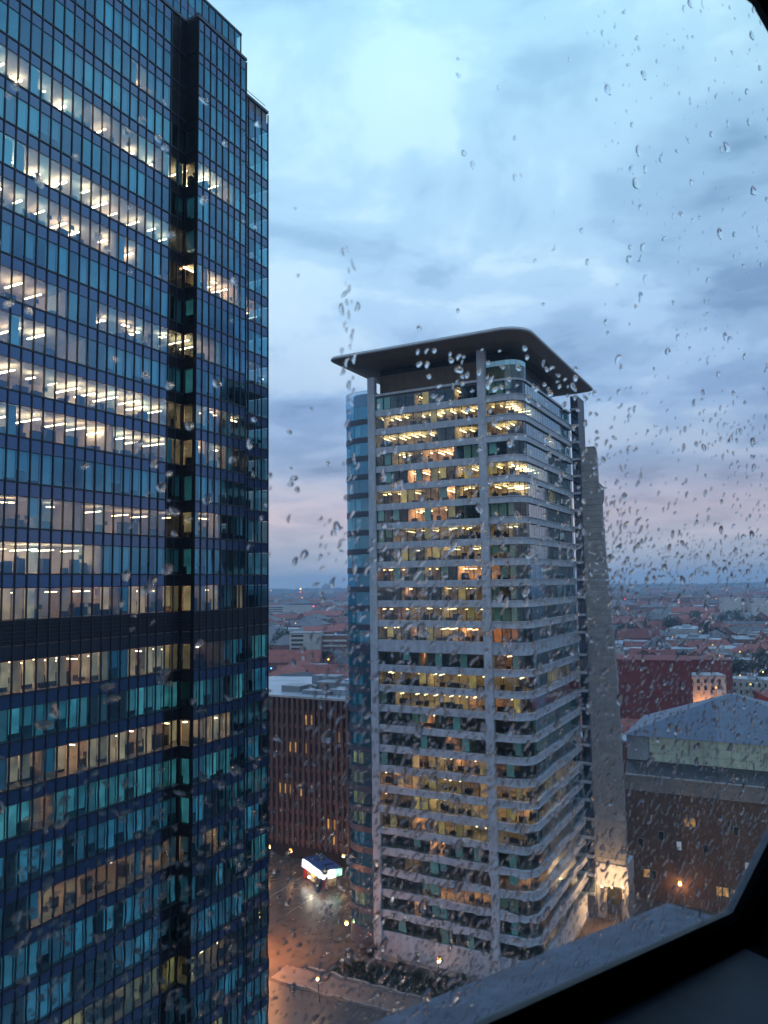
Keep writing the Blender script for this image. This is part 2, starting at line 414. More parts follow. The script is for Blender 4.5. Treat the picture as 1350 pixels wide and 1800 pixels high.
# ------------------------------------------------------------------ left tower: dark blue curtain wall
dA = V2(.485, .875).normalized(); nA = V2(dA.y, -dA.x)
PA = V2(-20.6, 74.5) + dA * 1.2
LT = thing('office_tower', 'tall dark blue glass tower with lit offices and a black slot down its side', 'office tower', (-33, 75, 0))
BW, FH, GH = 1.06, 3.6, 2.45
A_N, A_T0 = 25, -25 * BW
up_f = [67.55 + FH * k for k in range(17)]
dn_f = [61.95 - FH * j for j in range(17)]
ROOF, ROOF_C = 128.75, 126.3
pools = {k: Pool(LT, k2, lim) for k, k2, lim in (('pane', 'window_pane', 300), ('spand', 'spandrel_panel', 290), ('light', 'ceiling_light', 290), ('blind', 'window_blind', 290), ('trans', 'transom', 290), ('mull', 'mullion', 290))}
STEP = 1.6
B_T1, C_T1 = 7.8, 13.8
runs = [('A', PA + dA * A_T0, dA, nA, A_N, BW), ('B', PA + nA * STEP, dA, nA, 8, B_T1 / 8), ('C', PA + dA * B_T1, dA, nA, 5, (C_T1 - B_T1) / 5),
        ('S', PA, nA, -dA, 1, STEP)]
E_P = PA + dA * C_T1
runs.append(('E', E_P, -nA, dA, 18, 1.5))
# what each storey shows, left to right, read off the photograph (fractions of the run)
SA = {16: [(0, 'B'), (.3, 'C'), (.5, 'B')], 15: [(0, 'B'), (.6, 'C')], 14: [(0, 'C'), (.28, 'B'), (.72, 'D'), (.85, 'B')], 13: [(0, 'B'), (.45, 'C'), (.75, 'B')], 12: [(0, 'L'), (.55, 'L'), (.92, 'B')],
      11: [(0, 'C'), (.45, 'B'), (.62, 'C'), (.8, 'B')], 10: [(0, 'C'), (.22, 'L')], 9: [(0, 'L'), (.68, 'D'), (.8, 'B')], 8: [(0, 'B'), (.25, 'C'), (.62, 'B')],
      7: [(0, 'L'), (.48, 'B'), (.6, 'L')], 6: [(0, 'L'), (.58, 'B'), (.66, 'C')], 5: [(0, 'L')], 4: [(0, 'L'), (.68, 'L')],
      3: [(0, 'C'), (.44, 'B'), (.6, 'C'), (.86, 'B')], 2: [(0, 'D'), (.42, 'L'), (.55, 'D')], 1: [(0, 'C'), (.24, 'L'), (.66, 'C'), (.72, 'B'), (.88, 'C')], 0: [(0, 'A'), (.7, 'C'), (.77, 'A')]}
SL = [[(0, 'D'), (.25, 'A'), (.68, 'C'), (.76, 'A')], [(0, 'T'), (.62, 'G'), (.75, 'T')], [(0, 'D'), (.3, 'A'), (.45, 'D'), (.5, 'A')], [(0, 'T'), (.4, 'A'), (.48, 'T')],
      [(0, 'U'), (.3, 'B'), (.36, 'U')], [(0, 'D'), (.3, 'B'), (.38, 'D')], [(0, 'U'), (.7, 'U')], [(0, 'B'), (.42, 'U'), (.58, 'B'), (.7, 'U')],
      [(0, 'D'), (.45, 'Y'), (.8, 'y')], [(0, 'D'), (.3, 'y'), (.55, 'Y'), (.72, 'y'), (.82, 'B')], [(0, 'B'), (.6, 'D')], [(0, 'D')]] + [[(0, 'B')]] * 5
SB = {12: [(0, 'L'), (.8, 'B')], 9: [(0, 'D'), (.2, 'L'), (.9, 'D')], 7: [(0, 'L'), (.5, 'B')], 5: [(0, 'B'), (.35, 'D')], 4: [(0, 'B'), (.2, 'D'), (.8, 'L')], 3: [(0, 'C'), (.6, 'B')],
      2: [(0, 'B'), (.5, 'D')], 1: [(0, 'C'), (.3, 'B'), (.85, 'C')], 0: [(0, 'B'), (.25, 'A'), (.5, 'B'), (.75, 'A')], 15: [(0, 'B')], 14: [(0, 'B'), (.6, 'C')], 13: [(0, 'B')]}
SBL = [[(0, 'B'), (.7, 'U')], [(0, 'T'), (.35, 'G'), (.7, 'T')], [(0, 'L'), (.3, 'A'), (.7, 'U'), (.8, 'G')], [(0, 'U'), (.2, 'T'), (.75, 'G')], [(0, 'U'), (.25, 'B'), (.5, 'G')], [(0, 'B'), (.3, 'D'), (.6, 'B')], [(0, 'B'), (.45, 'U'), (.6, 'B')],
       [(0, 'U')], [(0, 'y'), (.5, 'D')], [(0, 'B'), (.5, 'U')], [(0, 'D'), (.3, 'y'), (.6, 'B')], [(0, 'B')]] + [[(0, 'B')]] * 5
SC = {12: [(0, 'B')], 11: [(0, 'B')], 9: [(0, 'D')], 7: [(0, 'B'), (.3, 'L')]}
furn, parts = MB(), MB()
def floor_states(name, k, low):
    if name == 'A': return (SL[k] if low else SA[k])
    if name == 'B': return (SBL[k] if low else SB.get(k, [(0, 'B')]))
    if name == 'C': return ([(0, rnd.choice('GUBT'))] if low else SC.get(k, [(0, rnd.choice('BBGC')), (.5, 'B')]))
    if name == 'S': return [(0, {0: 'A', 1: 'T', 2: 'A', 3: 'T', 4: 'D', 5: 'D', 6: 'T', 7: 'D', 8: 'T', 9: 'D', 10: 'B', 12: 'D', 13: 'G'}.get(k, 'B') if not low else ['A', 'G', 'A', 'T', 'T', 'B', 'B', 'B', 'y', 'B', 'B'][min(k, 10)])]
    return [(0, rnd.choice('BBBUDT')), (.3, rnd.choice('BBDU')), (.7, rnd.choice('BBAB'))]
for name, P, d, n, nb, bw in runs:
    d3, n3 = vec(d), vec(n)
    lv = [(z, k, False) for k, z in enumerate(up_f)] + [(z, j, True) for j, z in enumerate(dn_f)]
    dark_face = name == 'S'
    spm = 'clad_black' if dark_face else 'spandrel_blue'
    for z, k, low in lv:
        if name in 'CE' and not low and k == 16: continue
        top = z + FH if not (low and k == 0) else 67.55
        blank = dark_face and not low and k >= 14        # the two topmost storeys of the slot are solid
        for i in range(nb):
            cheek = name == 'A' and i >= nb - 2  # end bays blackened: the slot side's mirror image put into their material
            c = vec(P, 0) + d3 * ((i + .5) * bw)
            tilt = rnd.uniform(-.007, .007)
            nn = n3 + d3 * tilt
            dd = Vector((-nn.y, nn.x, 0)) if (Vector((-nn.y, nn.x, 0)).dot(d3) > 0) else Vector((nn.y, -nn.x, 0))
            w = bw - .05
            gm = 'pane_dark' if dark_face or cheek else rnd.choice(('pane_blue', 'pane_blue', 'pane_cyan'))
            if blank or (cheek and not low and k >= 14):
                pools['spand'].add(frame(c + Zv * (z + GH / 2), dd, nn, Zv, bw - .03, .05, GH), 'clad_black')
            else:
                gw = w * (.68 if dark_face else 1)
                pools['pane'].add(frame(c + Zv * (z + GH / 2), dd, nn, Zv, gw, .03, GH - .06), gm)
            for (a, b) in (((z + GH + .04, top),) if top - z - GH < 2 else ((z + GH + .04, z + GH + 1.15), (z + GH + 1.2, top))):
                mt = ('clad_black' if cheek else spm) if b - a < 1.3 and not (low and k == 0) else 'louvre_dark'
                pools['spand'].add(frame(c - n3 * (.02) + Zv * ((a + b) / 2), dd, nn, Zv, w if not dark_face else bw, .06, b - a - .03), mt)
            if low and k == 0:                       # plant storey: louvre blades across the band
                for q in range(5):
                    parts.box(c - d3 * w / 2 + n3 * .02 + Zv * (z + GH + 1.5 + q * .33), d3 * w, n3 * .10, Zv * .07, 1)
        hm = 'mullion_dark' if not dark_face else 'clad_black'
        L = nb * bw
        cc = vec(P, 0) + d3 * (L / 2)
        if name != 'E':
            pools['trans'].add(frame(cc + n3 * .03 + Zv * (z - .05), d3, n3, Zv, L, .12, .13), hm)
            pools['trans'].add(frame(cc + n3 * .02 + Zv * (z + GH + .02), d3, n3, Zv, L, .09, .06), hm)
            if not blank:
                room_row(LT, pools, P, d, n, nb, bw, z, GH, to_segs(floor_states(name, k, low), nb), 5.5 if name in 'AB' else 2.8, 3.0 if name in 'AB' else 1.2, furn, parts)
    for i in range(nb + 1):
        q = vec(P, 0) + d3 * (i * bw) + n3 * .04
        wd = (.075 if name != 'S' else .42)
        pools['mull'].add(frame(q + Zv * ((ROOF_C if name in 'CE' else ROOF) / 2 - (.02 * (i % 2))), d3, n3, Zv, wd, .16 if name != 'S' else .10, (ROOF_C if name in 'CE' else ROOF) - .1), 'mullion_dark' if name != 'S' else 'clad_black')
for p in pools.values(): p.finish()
furn.build('office_furniture', 'furniture', LT, kind='stuff')
parts.build('partition_wall', ['core_wall', 'louvre_dark'], LT, kind='stuff')
# floor slabs (underside = white ceiling) and the core behind the offices
bk = -nA * 27
def ltprint(i, s):
    """footprint inset i from the glass, s True includes the stepped-out bay"""
    a = PA + dA * A_T0 - nA * i
    pts = [a, PA - nA * i + dA * (i if s else 0)]
    if s: pts = [a, PA - nA * i + dA * i * .9, PA + nA * (STEP - i) + dA * i * .9, PA + nA * (STEP - i) + dA * (B_T1 - i * .4), PA - nA * i + dA * (B_T1 - i * .4)]
    else: pts = [a]
    pts += [E_P - nA * i - dA * i, E_P + bk - dA * i, PA + dA * A_T0 + bk]
    return pts
first = True
for z in up_f + dn_f:
    b = MB(); zb = z - (FH - GH) + .03
    if abs(z - 67.55) < .01: zb = z - (5.6 - GH) + .03
    b.prism(ltprint(.14, True), zb, z - .03, 1, 1, 0)
    b.build('floor_slab', ['ceiling_white', 'carpet'], LT)
b = MB(); b.prism(ltprint(5.2, False), 0, ROOF_C - 1, 0); b.build('core', 'core_wall', LT)
b = MB(); b.prism(ltprint(.10, True), ROOF_C - 1.1, ROOF_C + .1); b.build('roof', 'roof_grey', LT)
a_ = PA + dA * A_T0
b = MB(); b.prism([a_ - nA * .1, PA - nA * .1, PA + nA * (STEP - .1), PA + nA * (STEP - .1) + dA * B_T1, PA - nA * 8 + dA * B_T1, a_ - nA * 8], ROOF - .9, ROOF + .1); b.build('roof', 'roof_grey', LT)
b = MB(); b.prism([PA + nA * (STEP - .05) + dA * (B_T1 - .05), PA + nA * (STEP - .05) + dA * B_T1, PA - nA * 8 + dA * B_T1, PA - nA * 8 + dA * (B_T1 - .05)], ROOF_C - 1, ROOF - .9); b.build('end_wall', 'louvre_dark', LT)
# parapet coping and the two set-back storeys on the roof
def coping(pts, z, t=.45, h=.3):
    for a, c in zip(pts, pts[1:]):
        b = MB(); dd = (c - a).normalized(); nn = V2(dd.y, -dd.x)
        b.box(vec(a + nn * .14 - dd * .12, z), vec(dd) * ((c - a).length + .12), vec(-nn) * t, Zv * h); b.build('coping', 'coping_grey', LT)
coping([PA + dA * A_T0, PA, PA + nA * STEP, PA + nA * STEP + dA * B_T1], ROOF + .1)
coping([PA + dA * (B_T1 + .1), E_P], ROOF_C + .1)
for q in range(2):    # thin guard rail over the far roof edge
    b = MB(); b.tube(vec(PA + dA * (B_T1 + .2) - nA * .4, ROOF_C + .8 + q * .5), vec(E_P - nA * .4, ROOF_C + .8 + q * .5), .035, .035, 6); b.build('guard_rail', 'steel', LT)
b = MB(); b.box(vec(PA + nA * .9 + dA * .3, ROOF + .4), vec(dA) * .7, vec(nA) * .5, Zv * .55); b.tube(vec(PA + nA * .7 + dA * .9, ROOF + .4), vec(PA + nA * .7 + dA * .9, ROOF + 1.3), .06, .06, 6); b.build('roof_camera', 'louvre_dark', LT)
pools2 = {'pane': Pool(LT, 'penthouse_pane', 200), 'm': Pool(LT, 'penthouse_mullion', 200)}
P_D = PA - nA * 2.2 + dA * A_T0
nD = 34; bwD = (11.4 - A_T0) / nD
for z0, z1 in ((ROOF + .4, ROOF + 1.4), (ROOF + 1.45, ROOF + 3.9), (ROOF + 3.95, ROOF + 4.9), (ROOF + 4.95, ROOF + 7.0)):
    for i in range(nD):
        c = vec(P_D, (z0 + z1) / 2) + vec(dA) * ((i + .5) * bwD)
        sp = z1 - z0 < 1.2
        pools2['pane'].add(frame(c, vec(dA), vec(nA), Zv, bwD - .06, .04, z1 - z0 - .03), 'spandrel_blue' if sp else rnd.choice(('pane_blue', 'pane_cyan')))
for i in range(nD + 1):
    c = vec(P_D, ROOF + 3.7) + vec(dA) * (i * bwD) + vec(nA) * .03
    pools2['m'].add(frame(c, vec(dA), vec(nA), Zv, .07, .15, 6.8), 'mullion_dark')
for p in pools2.values(): p.finish()
b = MB(); a0 = P_D - nA * .6; a1 = P_D + dA * (nD * bwD)
b.prism([a0, a1 - nA * .6, a1 - nA * 20, a0 - nA * 20], ROOF, ROOF + 7.0, 0); b.build('penthouse_core', 'carpet', LT)
b = MB(); b.prism([P_D + nA * .12, a1 + nA * .12 + dA * .1, a1 - nA * 20 + dA * .1, P_D - nA * 20], ROOF + 7.0, ROOF + 7.25); b.build('penthouse_roof', 'coping_grey', LT)

# ------------------------------------------------------------------ middle tower: pale stone bands, rounded glass corner, wing-like roof
MT = thing('banded_tower', 'pale stone banded office tower with rounded glass corner under a wide wing-like flat roof', 'office tower', (*M(-8, 12), 0))
mz = [104.2 - 3.755 * k for k in range(13)] + [54.4 - 3.78 * k for k in range(14)]
MH = 2.5
UL, UP_, R_ = -24.9, 6.8, 3.2           # left end, right face plane, corner radius
VE = 35.0                               # far end of the right face
mp = {k: Pool(MT, k2, lim) for k, k2, lim in (('pane', 'window_pane', 300), ('light', 'ceiling_light', 290), ('blind', 'window_blind', 290), ('mull', 'mullion', 290))}
def arc(r_in, n=6):
    """rounded corner, inset r_in from the band face, from the front to the right side"""
    cxy = (UP_ - R_, R_)
    return [M(cxy[0] + (R_ - r_in) * math.sin(t), cxy[1] - (R_ - r_in) * math.cos(t)) for t in [math.pi / 2 * i / n for i in range(n + 1)]]
def strip_band(name, outer, inner, z0, z1, mat):
    b = MB(); n = len(outer)
    vs = [vec(p, z0) for p in outer] + [vec(p, z0) for p in inner] + [vec(p, z1) for p in outer] + [vec(p, z1) for p in inner]
    fs = []
    for i in range(n - 1):
        fs += [(i, i + 1, 2 * n + i + 1, 2 * n + i), (2 * n + i, 2 * n + i + 1, 3 * n + i + 1, 3 * n + i), (n + i, n + i + 1, i + 1, i)]
    fs += [(0, 2 * n, 3 * n, n), (n - 1, 2 * n - 1, 4 * n - 1, 3 * n - 1)]
    b.add(vs, fs); return b.build(name, mat, MT)
GI = .32                                 # glass sits this far behind the band face
FB = 13; fbw = (21.75) / FB              # front bays
FRONT0 = -23.35
SF = {0: [(0, 'C'), (.14, 'B'), (.4, 'y'), (.55, 'B'), (.75, 'Y'), (.85, 'B')], 1: [(0, 'Y'), (.1, 'Y')], 2: [(0, 'Y'), (.62, 'y'), (.8, 'Y')], 3: [(0, 'B'), (.15, 'Y'), (.5, 'D'), (.75, 'G')], 4: [(0, 'C'), (.12, 'B'), (.3, 'D'), (.55, 'y'), (.8, 'Y')],
      5: [(0, 'Y'), (.3, 'y'), (.6, 'D'), (.8, 'Y')], 6: [(0, 'C'), (.1, 'B'), (.3, 'D'), (.7, 'y'), (.85, 'B')], 7: [(0, 'G'), (.15, 'y'), (.6, 'Y')], 8: [(0, 'G'), (.2, 'y'), (.45, 'Y'), (.6, 'Y')],
      9: [(0, 'D'), (.3, 'G'), (.45, 'y'), (.6, 'G'), (.8, 'D')], 10: [(0, 'K'), (.2, 'D'), (.5, 'B'), (.65, 'y')], 11: [(0, 'D'), (.3, 'y'), (.6, 'Y')], 12: [(0, 'Y'), (.3, 'D'), (.4, 'Y'), (.75, 'D')], 13: [(0, 'B'), (.4, 'D'), (.5, 'B')],
      14: [(0, 'Y'), (.25, 'y'), (.45, 'Y')], 15: [(0, 'G'), (.15, 'Y'), (.85, 'D')], 16: [(0, 'K'), (.35, 'D'), (.55, 'B')], 17: [(0, 'B'), (.6, 'D'), (.75, 'C'), (.82, 'B')], 18: [(0, 'B'), (.3, 'A'), (.55, 'Y'), (.68, 'A')],
      19: [(0, 'A'), (.35, 'Y'), (.8, 'A')], 20: [(0, 'D'), (.15, 'y'), (.5, 'Y'), (.85, 'Y')], 21: [(0, 'y'), (.3, 'D'), (.5, 'y'), (.8, 'Y')], 22: [(0, 'B'), (.5, 'D'), (.6, 'B')], 23: [(0, 'B'), (.2, 'y'), (.4, 'B')], 24: [(0, 'K'), (.35, 'D')], 25: [(0, 'B'), (.3, 'D'), (.4, 'B')], 26: [(0, 'B'), (.7, 'y'), (.8, 'B')]}
SCN = 'PYYBYYPYGPPPODYYGBBYyyBBGBB'
SRT = {0: [(0, 'F')], 1: [(0, 'Y'), (.3, 'F')], 2: [(0, 'f'), (.5, 'y'), (.65, 'F')], 3: [(0, 'F')], 4: [(0, 'Y'), (.4, 'F')], 5: [(0, 'Y'), (.2, 'F'), (.45, 'Y'), (.58, 'F')], 6: [(0, 'F')], 7: [(0, 'F')], 8: [(0, 'F')], 9: [(0, 'F')], 10: [(0, 'f')], 11: [(0, 'f'), (.5, 'B')], 14: [(0, 'B'), (.3, 'A'), (.8, 'D')], 15: [(0, 'R')], 16: [(0, 'P')], 17: [(0, 'P')], 19: [(0, 'y'), (.3, 'A'), (.8, 'D')], 20: [(0, 'D'), (.6, 'B')], 21: [(0, 'B'), (.4, 'y'), (.6, 'B')], 23: [(0, 'D')]}
mf, mpart = MB(), MB()
RB = 20; rbw = (VE - R_ - .1) / RB
for k, z in enumerate(mz):
    ztop_glass = z + MH
    zn = mz[k - 1] if k else z + 3.7            # underside of nothing above the top storey
    h = MH
    # glazing: front bays, corner facets, right side
    def pane(c, d, n, w, mat='pane_teal'):
        d = Vector((d[0], d[1], 0)); n = Vector((n[0], n[1], 0))
        t = rnd.uniform(-.006, .006); n2 = n + d * t; d2 = d - n * t
        mp['pane'].add(frame(vec(c, z + h / 2), d2, n2, Zv, w - .07, .03, h - .02), mat)
    for i in range(FB): pane(M(FRONT0 + (i + .5) * fbw, GI), u, -v, fbw)
    fa = [M(0.02, GI), M(1.8, GI)] + arc(GI, 4)
    for a, c in zip(fa, fa[1:]):
        d = (c - a).normalized(); pane((a + c) / 2, d, V2(d.y, -d.x), (c - a).length)
    for i in range(RB): pane(M(UP_ - GI, R_ + (i + .5) * rbw), v, u, rbw, 'pane_side')
    # stone band under this storey's glass
    zb = (mz[k + 1] + MH) if k + 1 < len(mz) else 1.0
    for o in (1,):
        outer = [M(.01, 0), M(UP_ - R_ - .01, 0)] + arc(0, 6) + [M(UP_, VE)]
        inner = [M(.01, .6), M(UP_ - R_ - .01, .6)] + arc(.6, 6) + [M(UP_ - .6, VE)]
        strip_band('corner_band', outer, inner, zb + .14, z - .14, 'stone_pale')
        # slim ledges that catch the light at sill and head
        for zz0, zz1 in ((z - .14, z), (zb, zb + .14)):
            o2 = [M(.01, -.12), M(UP_ - R_ - .01, -.12)] + arc(-.12, 6) + [M(UP_ + .12, VE)]
            strip_band('band_ledge', o2, inner, zz0, zz1, 'stone_pale')
    for q in range(6):
        w6 = FB * fbw / 6
        b = MB(); b.box(vec(M(FRONT0 + q * w6 + .02, 0), zb), vec(u) * (w6 - .04), vec(v) * .6, Zv * (z - zb)); b.build('stone_band', 'stone_pale', MT)
    # rooms
    room_row(MT, mp, M(FRONT0, GI), u, -v, FB, fbw, z, h, to_segs(SF.get(k, [(0, 'B')]), FB), 6.0, 3.4, mf, mpart)
    room_row(MT, mp, M(0.1, GI), u, -v, 3, 1.6, z, h, [(0, 3, SCN[k])], 6.0, 2.6, mf, None)
    room_row(MT, mp, M(UP_ - GI, R_), v, u, RB, rbw, z, h, to_segs(SRT.get(k, [(0, rnd.choice('BBK'))]), RB), 4.0, 2.6, mf, mpart)
for i in range(FB + 1):
    for k, z in enumerate(mz): mp['mull'].add(frame(vec(M(FRONT0 + i * fbw, GI - .05), z + MH / 2), u, v, Zv, .08, .12, MH), 'mullion_dark')
for a in [M(1.8, GI)] + arc(GI, 4):
    for z in mz: mp['mull'].add(frame(vec(a, z + MH / 2), u, v, Zv, .08, .08, MH), 'mullion_dark')
for i in range(1, RB + 1):
    for z in mz: mp['mull'].add(frame(vec(M(UP_ - GI, R_ + i * rbw), z + MH / 2), u, v, Zv, .06, .06, MH), 'coping_grey')
for p in mp.values(): p.finish()
mf.build('office_furniture', 'furniture', MT, kind='stuff')
mpart.build('partition_wall', 'core_wall', MT, kind='stuff')
for k, z in enumerate(mz):
    zb = (mz[k + 1] + MH) if k + 1 < len(mz) else .6
    i = .62
    b = MB(); b.prism([M(UL + 1.5, i), M(UP_ - R_, i)] + arc(i, 4) + [M(UP_ - i, VE - .1), M(UL + 1.5, VE - .1)], zb + .02, z - .03, 1, 1, 0); b.build('floor_slab', ['ceiling_white', 'carpet'], MT)
b = MB(); b.prism([M(FRONT0 - .5, 6.6), M(2.2, 6.6), M(2.2, VE - .3), M(FRONT0 - .5, VE - .3)], 0, 106.4); b.build('core', 'core_wall', MT)
# the two stone piers of the front, cut by fine joints
for (u0, u1, zt) in ((UL, FRONT0, 111.0), (-1.58, -.02, 114.3)):
    zc_ = 0.0
    pr_ = thing if False else None
    holder = None
    n_c = 0
    while zc_ < zt - .1:
        hh = min(1.26 if n_c % 3 else 1.235, zt - zc_)
        b = MB(); b.box(vec(M(u0, -.26), zc_ + .012), vec(u) * (u1 - u0), vec(v) * 1.1, Zv * (hh - .024)); b.build('pier_stone', 'stone_pale', MT)
        zc_ += hh; n_c += 1
    b = MB(); b.box(vec(M(u0 + .03, -.22), 0), vec(u) * (u1 - u0 - .06), vec(v) * 1.0, Zv * zt); b.build('pier_core', 'stone_wall', MT)
# bowed glass wing at the left end
def wing(r_in, n=8):
    cu, cv, rr = UL - 3.2, 1.4 + 5.0, 5.0
    pts = [M(UL - .02, 1.4 + r_in)]
    for i in range(n + 1):
        t = math.pi / 2 * i / n
        pts.append(M(cu - (rr - r_in) * math.sin(t), cv - (rr - r_in) * math.cos(t)))
    pts.append(M(cu - rr + r_in, 22)); return pts
wp = {'pane': Pool(MT, 'wing_pane', 290)}
for k, z in enumerate([104.2 - 3.755 * .0 + 0] + mz[1:]):
    z -= 1.0
    ring = wing(.1)
    for a, c in zip(ring[:-1], ring[1:-1] + [M(UL - 8.1, 8.5)]):
        d = (a - c).normalized(); n = V2(d.y, -d.x)
        if n.dot(-v) < 0 and n.dot(-u) < 0: n = -n
        mid = (a + c) / 2
        wp['pane'].add(frame(vec(mid, z + MH / 2 + .05), vec(d), vec(n), Zv, (a - c).length - .07, .04, MH + .1), 'pane_cyan')
    zb = (mz[k + 1] - 1.0 + MH) if k + 1 < len(mz) else 0.5
    outer, inner = wing(0), wing(.7)
    strip_band('wing_band', outer[::-1], inner[::-1], zb + .12, z - .02, 'coping_grey')
    b = MB(); b.prism(wing(.4) + [M(UL, 22)], zb + .3, z - .06, 1, 1, 0); b.build('wing_floor', ['ceiling_white', 'carpet'], MT)
    st = {2: 'D', 19: 'y', 20: 'y', 21: 'y', 18: 'y', 15: 'K', 25: 'y'}.get(k)
    if st or rnd.random() < .35:
        for i in range(2):
            bm = 'blind_yellow' if st == 'y' else 'blind_cyan'
            mid = (ring[1 + 2 * i] + ring[2 + 2 * i]) / 2; d = (ring[1 + 2 * i] - ring[2 + 2 * i]).normalized(); n = V2(d.y, -d.x)
            link('wing_blind', unit(bm), MT, frame(vec(mid + (M(UL - 3.2, 6.4) - mid) * .1, z + MH * .55), vec(d), vec(n), Zv, 1.1, .03, MH * .85))
wp['pane'].finish()
b = MB(); b.prism(wing(1.6) + [M(UL, 22)], 0, 108.8); b.build('wing_core', 'carpet', MT)
strip_band('wing_parapet', wing(0)[::-1], wing(.5)[::-1], 103.2 + MH + .15, 109.0, 'pane_blue')
# penthouse under the roof: brown timber wall, louvres along the side, glass drum at the corner
b = MB(); b.box(vec(M(FRONT0, 0.0), 107.05), vec(u) * 21.7, vec(v) * .5, Zv * .45); b.build('parapet', 'stone_pale', MT)
for i in range(12):
    b = MB(); w = 21.7 / 12; b.box(vec(M(FRONT0 + i * w + .03, 2.2), 106.5), vec(u) * (w - .06), vec(v) * .3, Zv * 5.2); b.build('penthouse_panel', 'penthouse_brown', MT)
b = MB(); b.prism([M(FRONT0, 2.55), M(3.2, 2.55), M(3.2, VE - 2), M(FRONT0, VE - 2)], 106.4, 113.2); b.build('penthouse', 'louvre_dark', MT)
for q in range(9):
    b = MB(); b.box(vec(M(3.25, 4.5), 107.2 + q * .62), vec(v) * (VE - 7), vec(u) * .16, Zv * .3); b.build('louvre_blade', 'coping_grey', MT)
drum = [M(.05, .45), M(1.8, .45)] + arc(.45, 4) + [M(UP_ - .45, R_ + 1.2)]
for z0, z1, mt in ((107.1, 109.6, 'pane_teal'), (109.65, 110.6, 'blind_cyan')):
    for a, c in zip(drum, drum[1:]):
        d = (c - a).normalized(); n = V2(d.y, -d.x)
        link('drum_pane', unit(mt), MT, frame(vec((a + c) / 2, (z0 + z1) / 2), vec(d), vec(n), Zv, (c - a).length - .06, .04, z1 - z0))
b = MB(); b.prism([M(.1, .9)] + [M(1.8, .9)] + arc(1.0, 4) + [M(UP_ - 1.2, R_ + 1.0), M(.1, R_ + 1.0)], 106.6, 110.4); b.build('drum_core', 'carpet', MT)
outer = [M(.01, 0), M(UP_ - R_ - .01, 0)] + arc(0, 6) + [M(UP_, VE)]
inner = [M(.01, .6), M(UP_ - R_ - .01, .6)] + arc(.6, 6) + [M(UP_ - .6, VE)]
strip_band('roof_band', outer, inner, mz[0] + MH, 107.1, 'stone_pale')
b = MB(); b.prism([M(UL + 1.4, .6), M(UP_ - R_, .6)] + arc(.6, 4) + [M(UP_ - .6, VE - .1), M(UL + 1.4, VE - .1)], mz[0] + MH + .02, 107.0, 0); b.build('roof_deck', 'roof_grey', MT)
# wing-like canopy: rounded plan, soffit rising to a thin rim
def rrect(u0, u1, v0, v1, r, n=8):
    pts = []
    for (cu, cv, a0, rr) in ((u1 - r[0], v0 + r[0], -90, r[0]), (u1 - r[1], v1 - r[1], 0, r[1]), (u0 + r[2], v1 - r[2], 90, r[2]), (u0 + r[3], v0 + r[3], 180, r[3])):
        for i in range(n + 1):
            t = math.radians(a0 + 90 * i / n); pts.append(M(cu + rr * math.cos(t), cv + rr * math.sin(t)))
    return pts
R0 = (5.0, 2.0, 2.0, 2.2)
levels = [(rrect(-25.2, 5.4, .4, 41, (3.0, 1, 1, 1)), 112.9, 0), (rrect(-28.2, 7.4, -2.4, 44.5, (3.6, 1.4, 1.4, 1.6)), 113.35, 0), (rrect(-31.2, 9.2, -5.0, 48.3, R0), 114.35, 0),
          (rrect(-31.4, 9.4, -5.2, 48.5, R0), 114.55, 1), (rrect(-31.3, 9.3, -5.1, 48.4, R0), 114.95, 1), (rrect(-29.5, 8, -3.6, 46, (4.2, 2, 2, 2)), 115.2, 2), (rrect(-10, 0, 12, 30, (2, 2, 2, 2)), 115.7, 2)]
can = MB(); nn = len(levels[0][0])
can.add([vec(p, levels[0][1]) for p in levels[0][0]], [tuple(range(nn))[::-1]], 0)
for (p0, z0, m0), (p1, z1, m1) in zip(levels, levels[1:]):
    can.add([vec(p, z0) for p in p0] + [vec(p, z1) for p in p1], [(i, (i + 1) % nn, (i + 1) % nn + nn, i + nn) for i in range(nn)], m1 if m1 else 0)
can.add([vec(p, levels[-1][1]) for p in levels[-1][0]], [tuple(range(nn))], 2)
can.build('roof_canopy', ['metal_soffit', 'metal_roof', 'metal_roof'], MT)
# return with ledges at the far end of the right face, then the tapering stone wall
SB_U0, SB_U1 = UP_ + .02, 8.45
for k in range(-1, len(mz)):
    z = mz[k] if k >= 0 else mz[0] + 3.6
    zb = (mz[k + 1] + MH) if k + 1 < len(mz) else .5
    b = MB(); b.box(vec(M(SB_U0, VE - .5), z - .5), vec(u) * (SB_U1 - SB_U0), vec(v) * .9, Zv * .5); b.build('return_ledge', 'stone_pale', MT)
    if k >= 0:
        for q in range(2):
            b = MB(); b.box(vec(M(SB_U0 + .05 + q * .78, VE - .1), z + .03), vec(u) * .72, vec(v) * .06, Zv * (MH + .5)); b.build('return_pane', 'pane_return', MT)
b = MB(); b.prism([M(SB_U0, VE + .1), M(SB_U1 - .02, VE + .1), M(SB_U1 - .02, VE + 6), M(SB_U0, VE + 6)], 0, 110.6); b.build('return_wall', 'coping_grey', MT)
for q in range(3):
    b = MB(); p = vec(M(UP_ + .3 + q * .5, VE + .5 + q * .4), 110.5); b.tube(p, p + Zv * (1.2 + .5 * (q % 2)), .05, .04, 6); b.build('antenna', 'steel', MT)
WV = VE + .9
prof = [(99.2, 11.5), (98.4, 11.8), (90.6, 11.95), (90.5, 13.0), (86.6, 12.95), (86.4, 12.55), (78.5, 12.8), (72.4, 13.1), (60.3, 13.8), (48, 14.3), (36, 14.6), (11.2, 14.8)]
zc_ = 11.2; rows = []
def wr(z):
    for (z1, a), (z0, c) in zip(prof, prof[1:]):
        if z0 <= z <= z1: return c + (a - c) * (z - z0) / (z1 - z0)
    return prof[0][1]
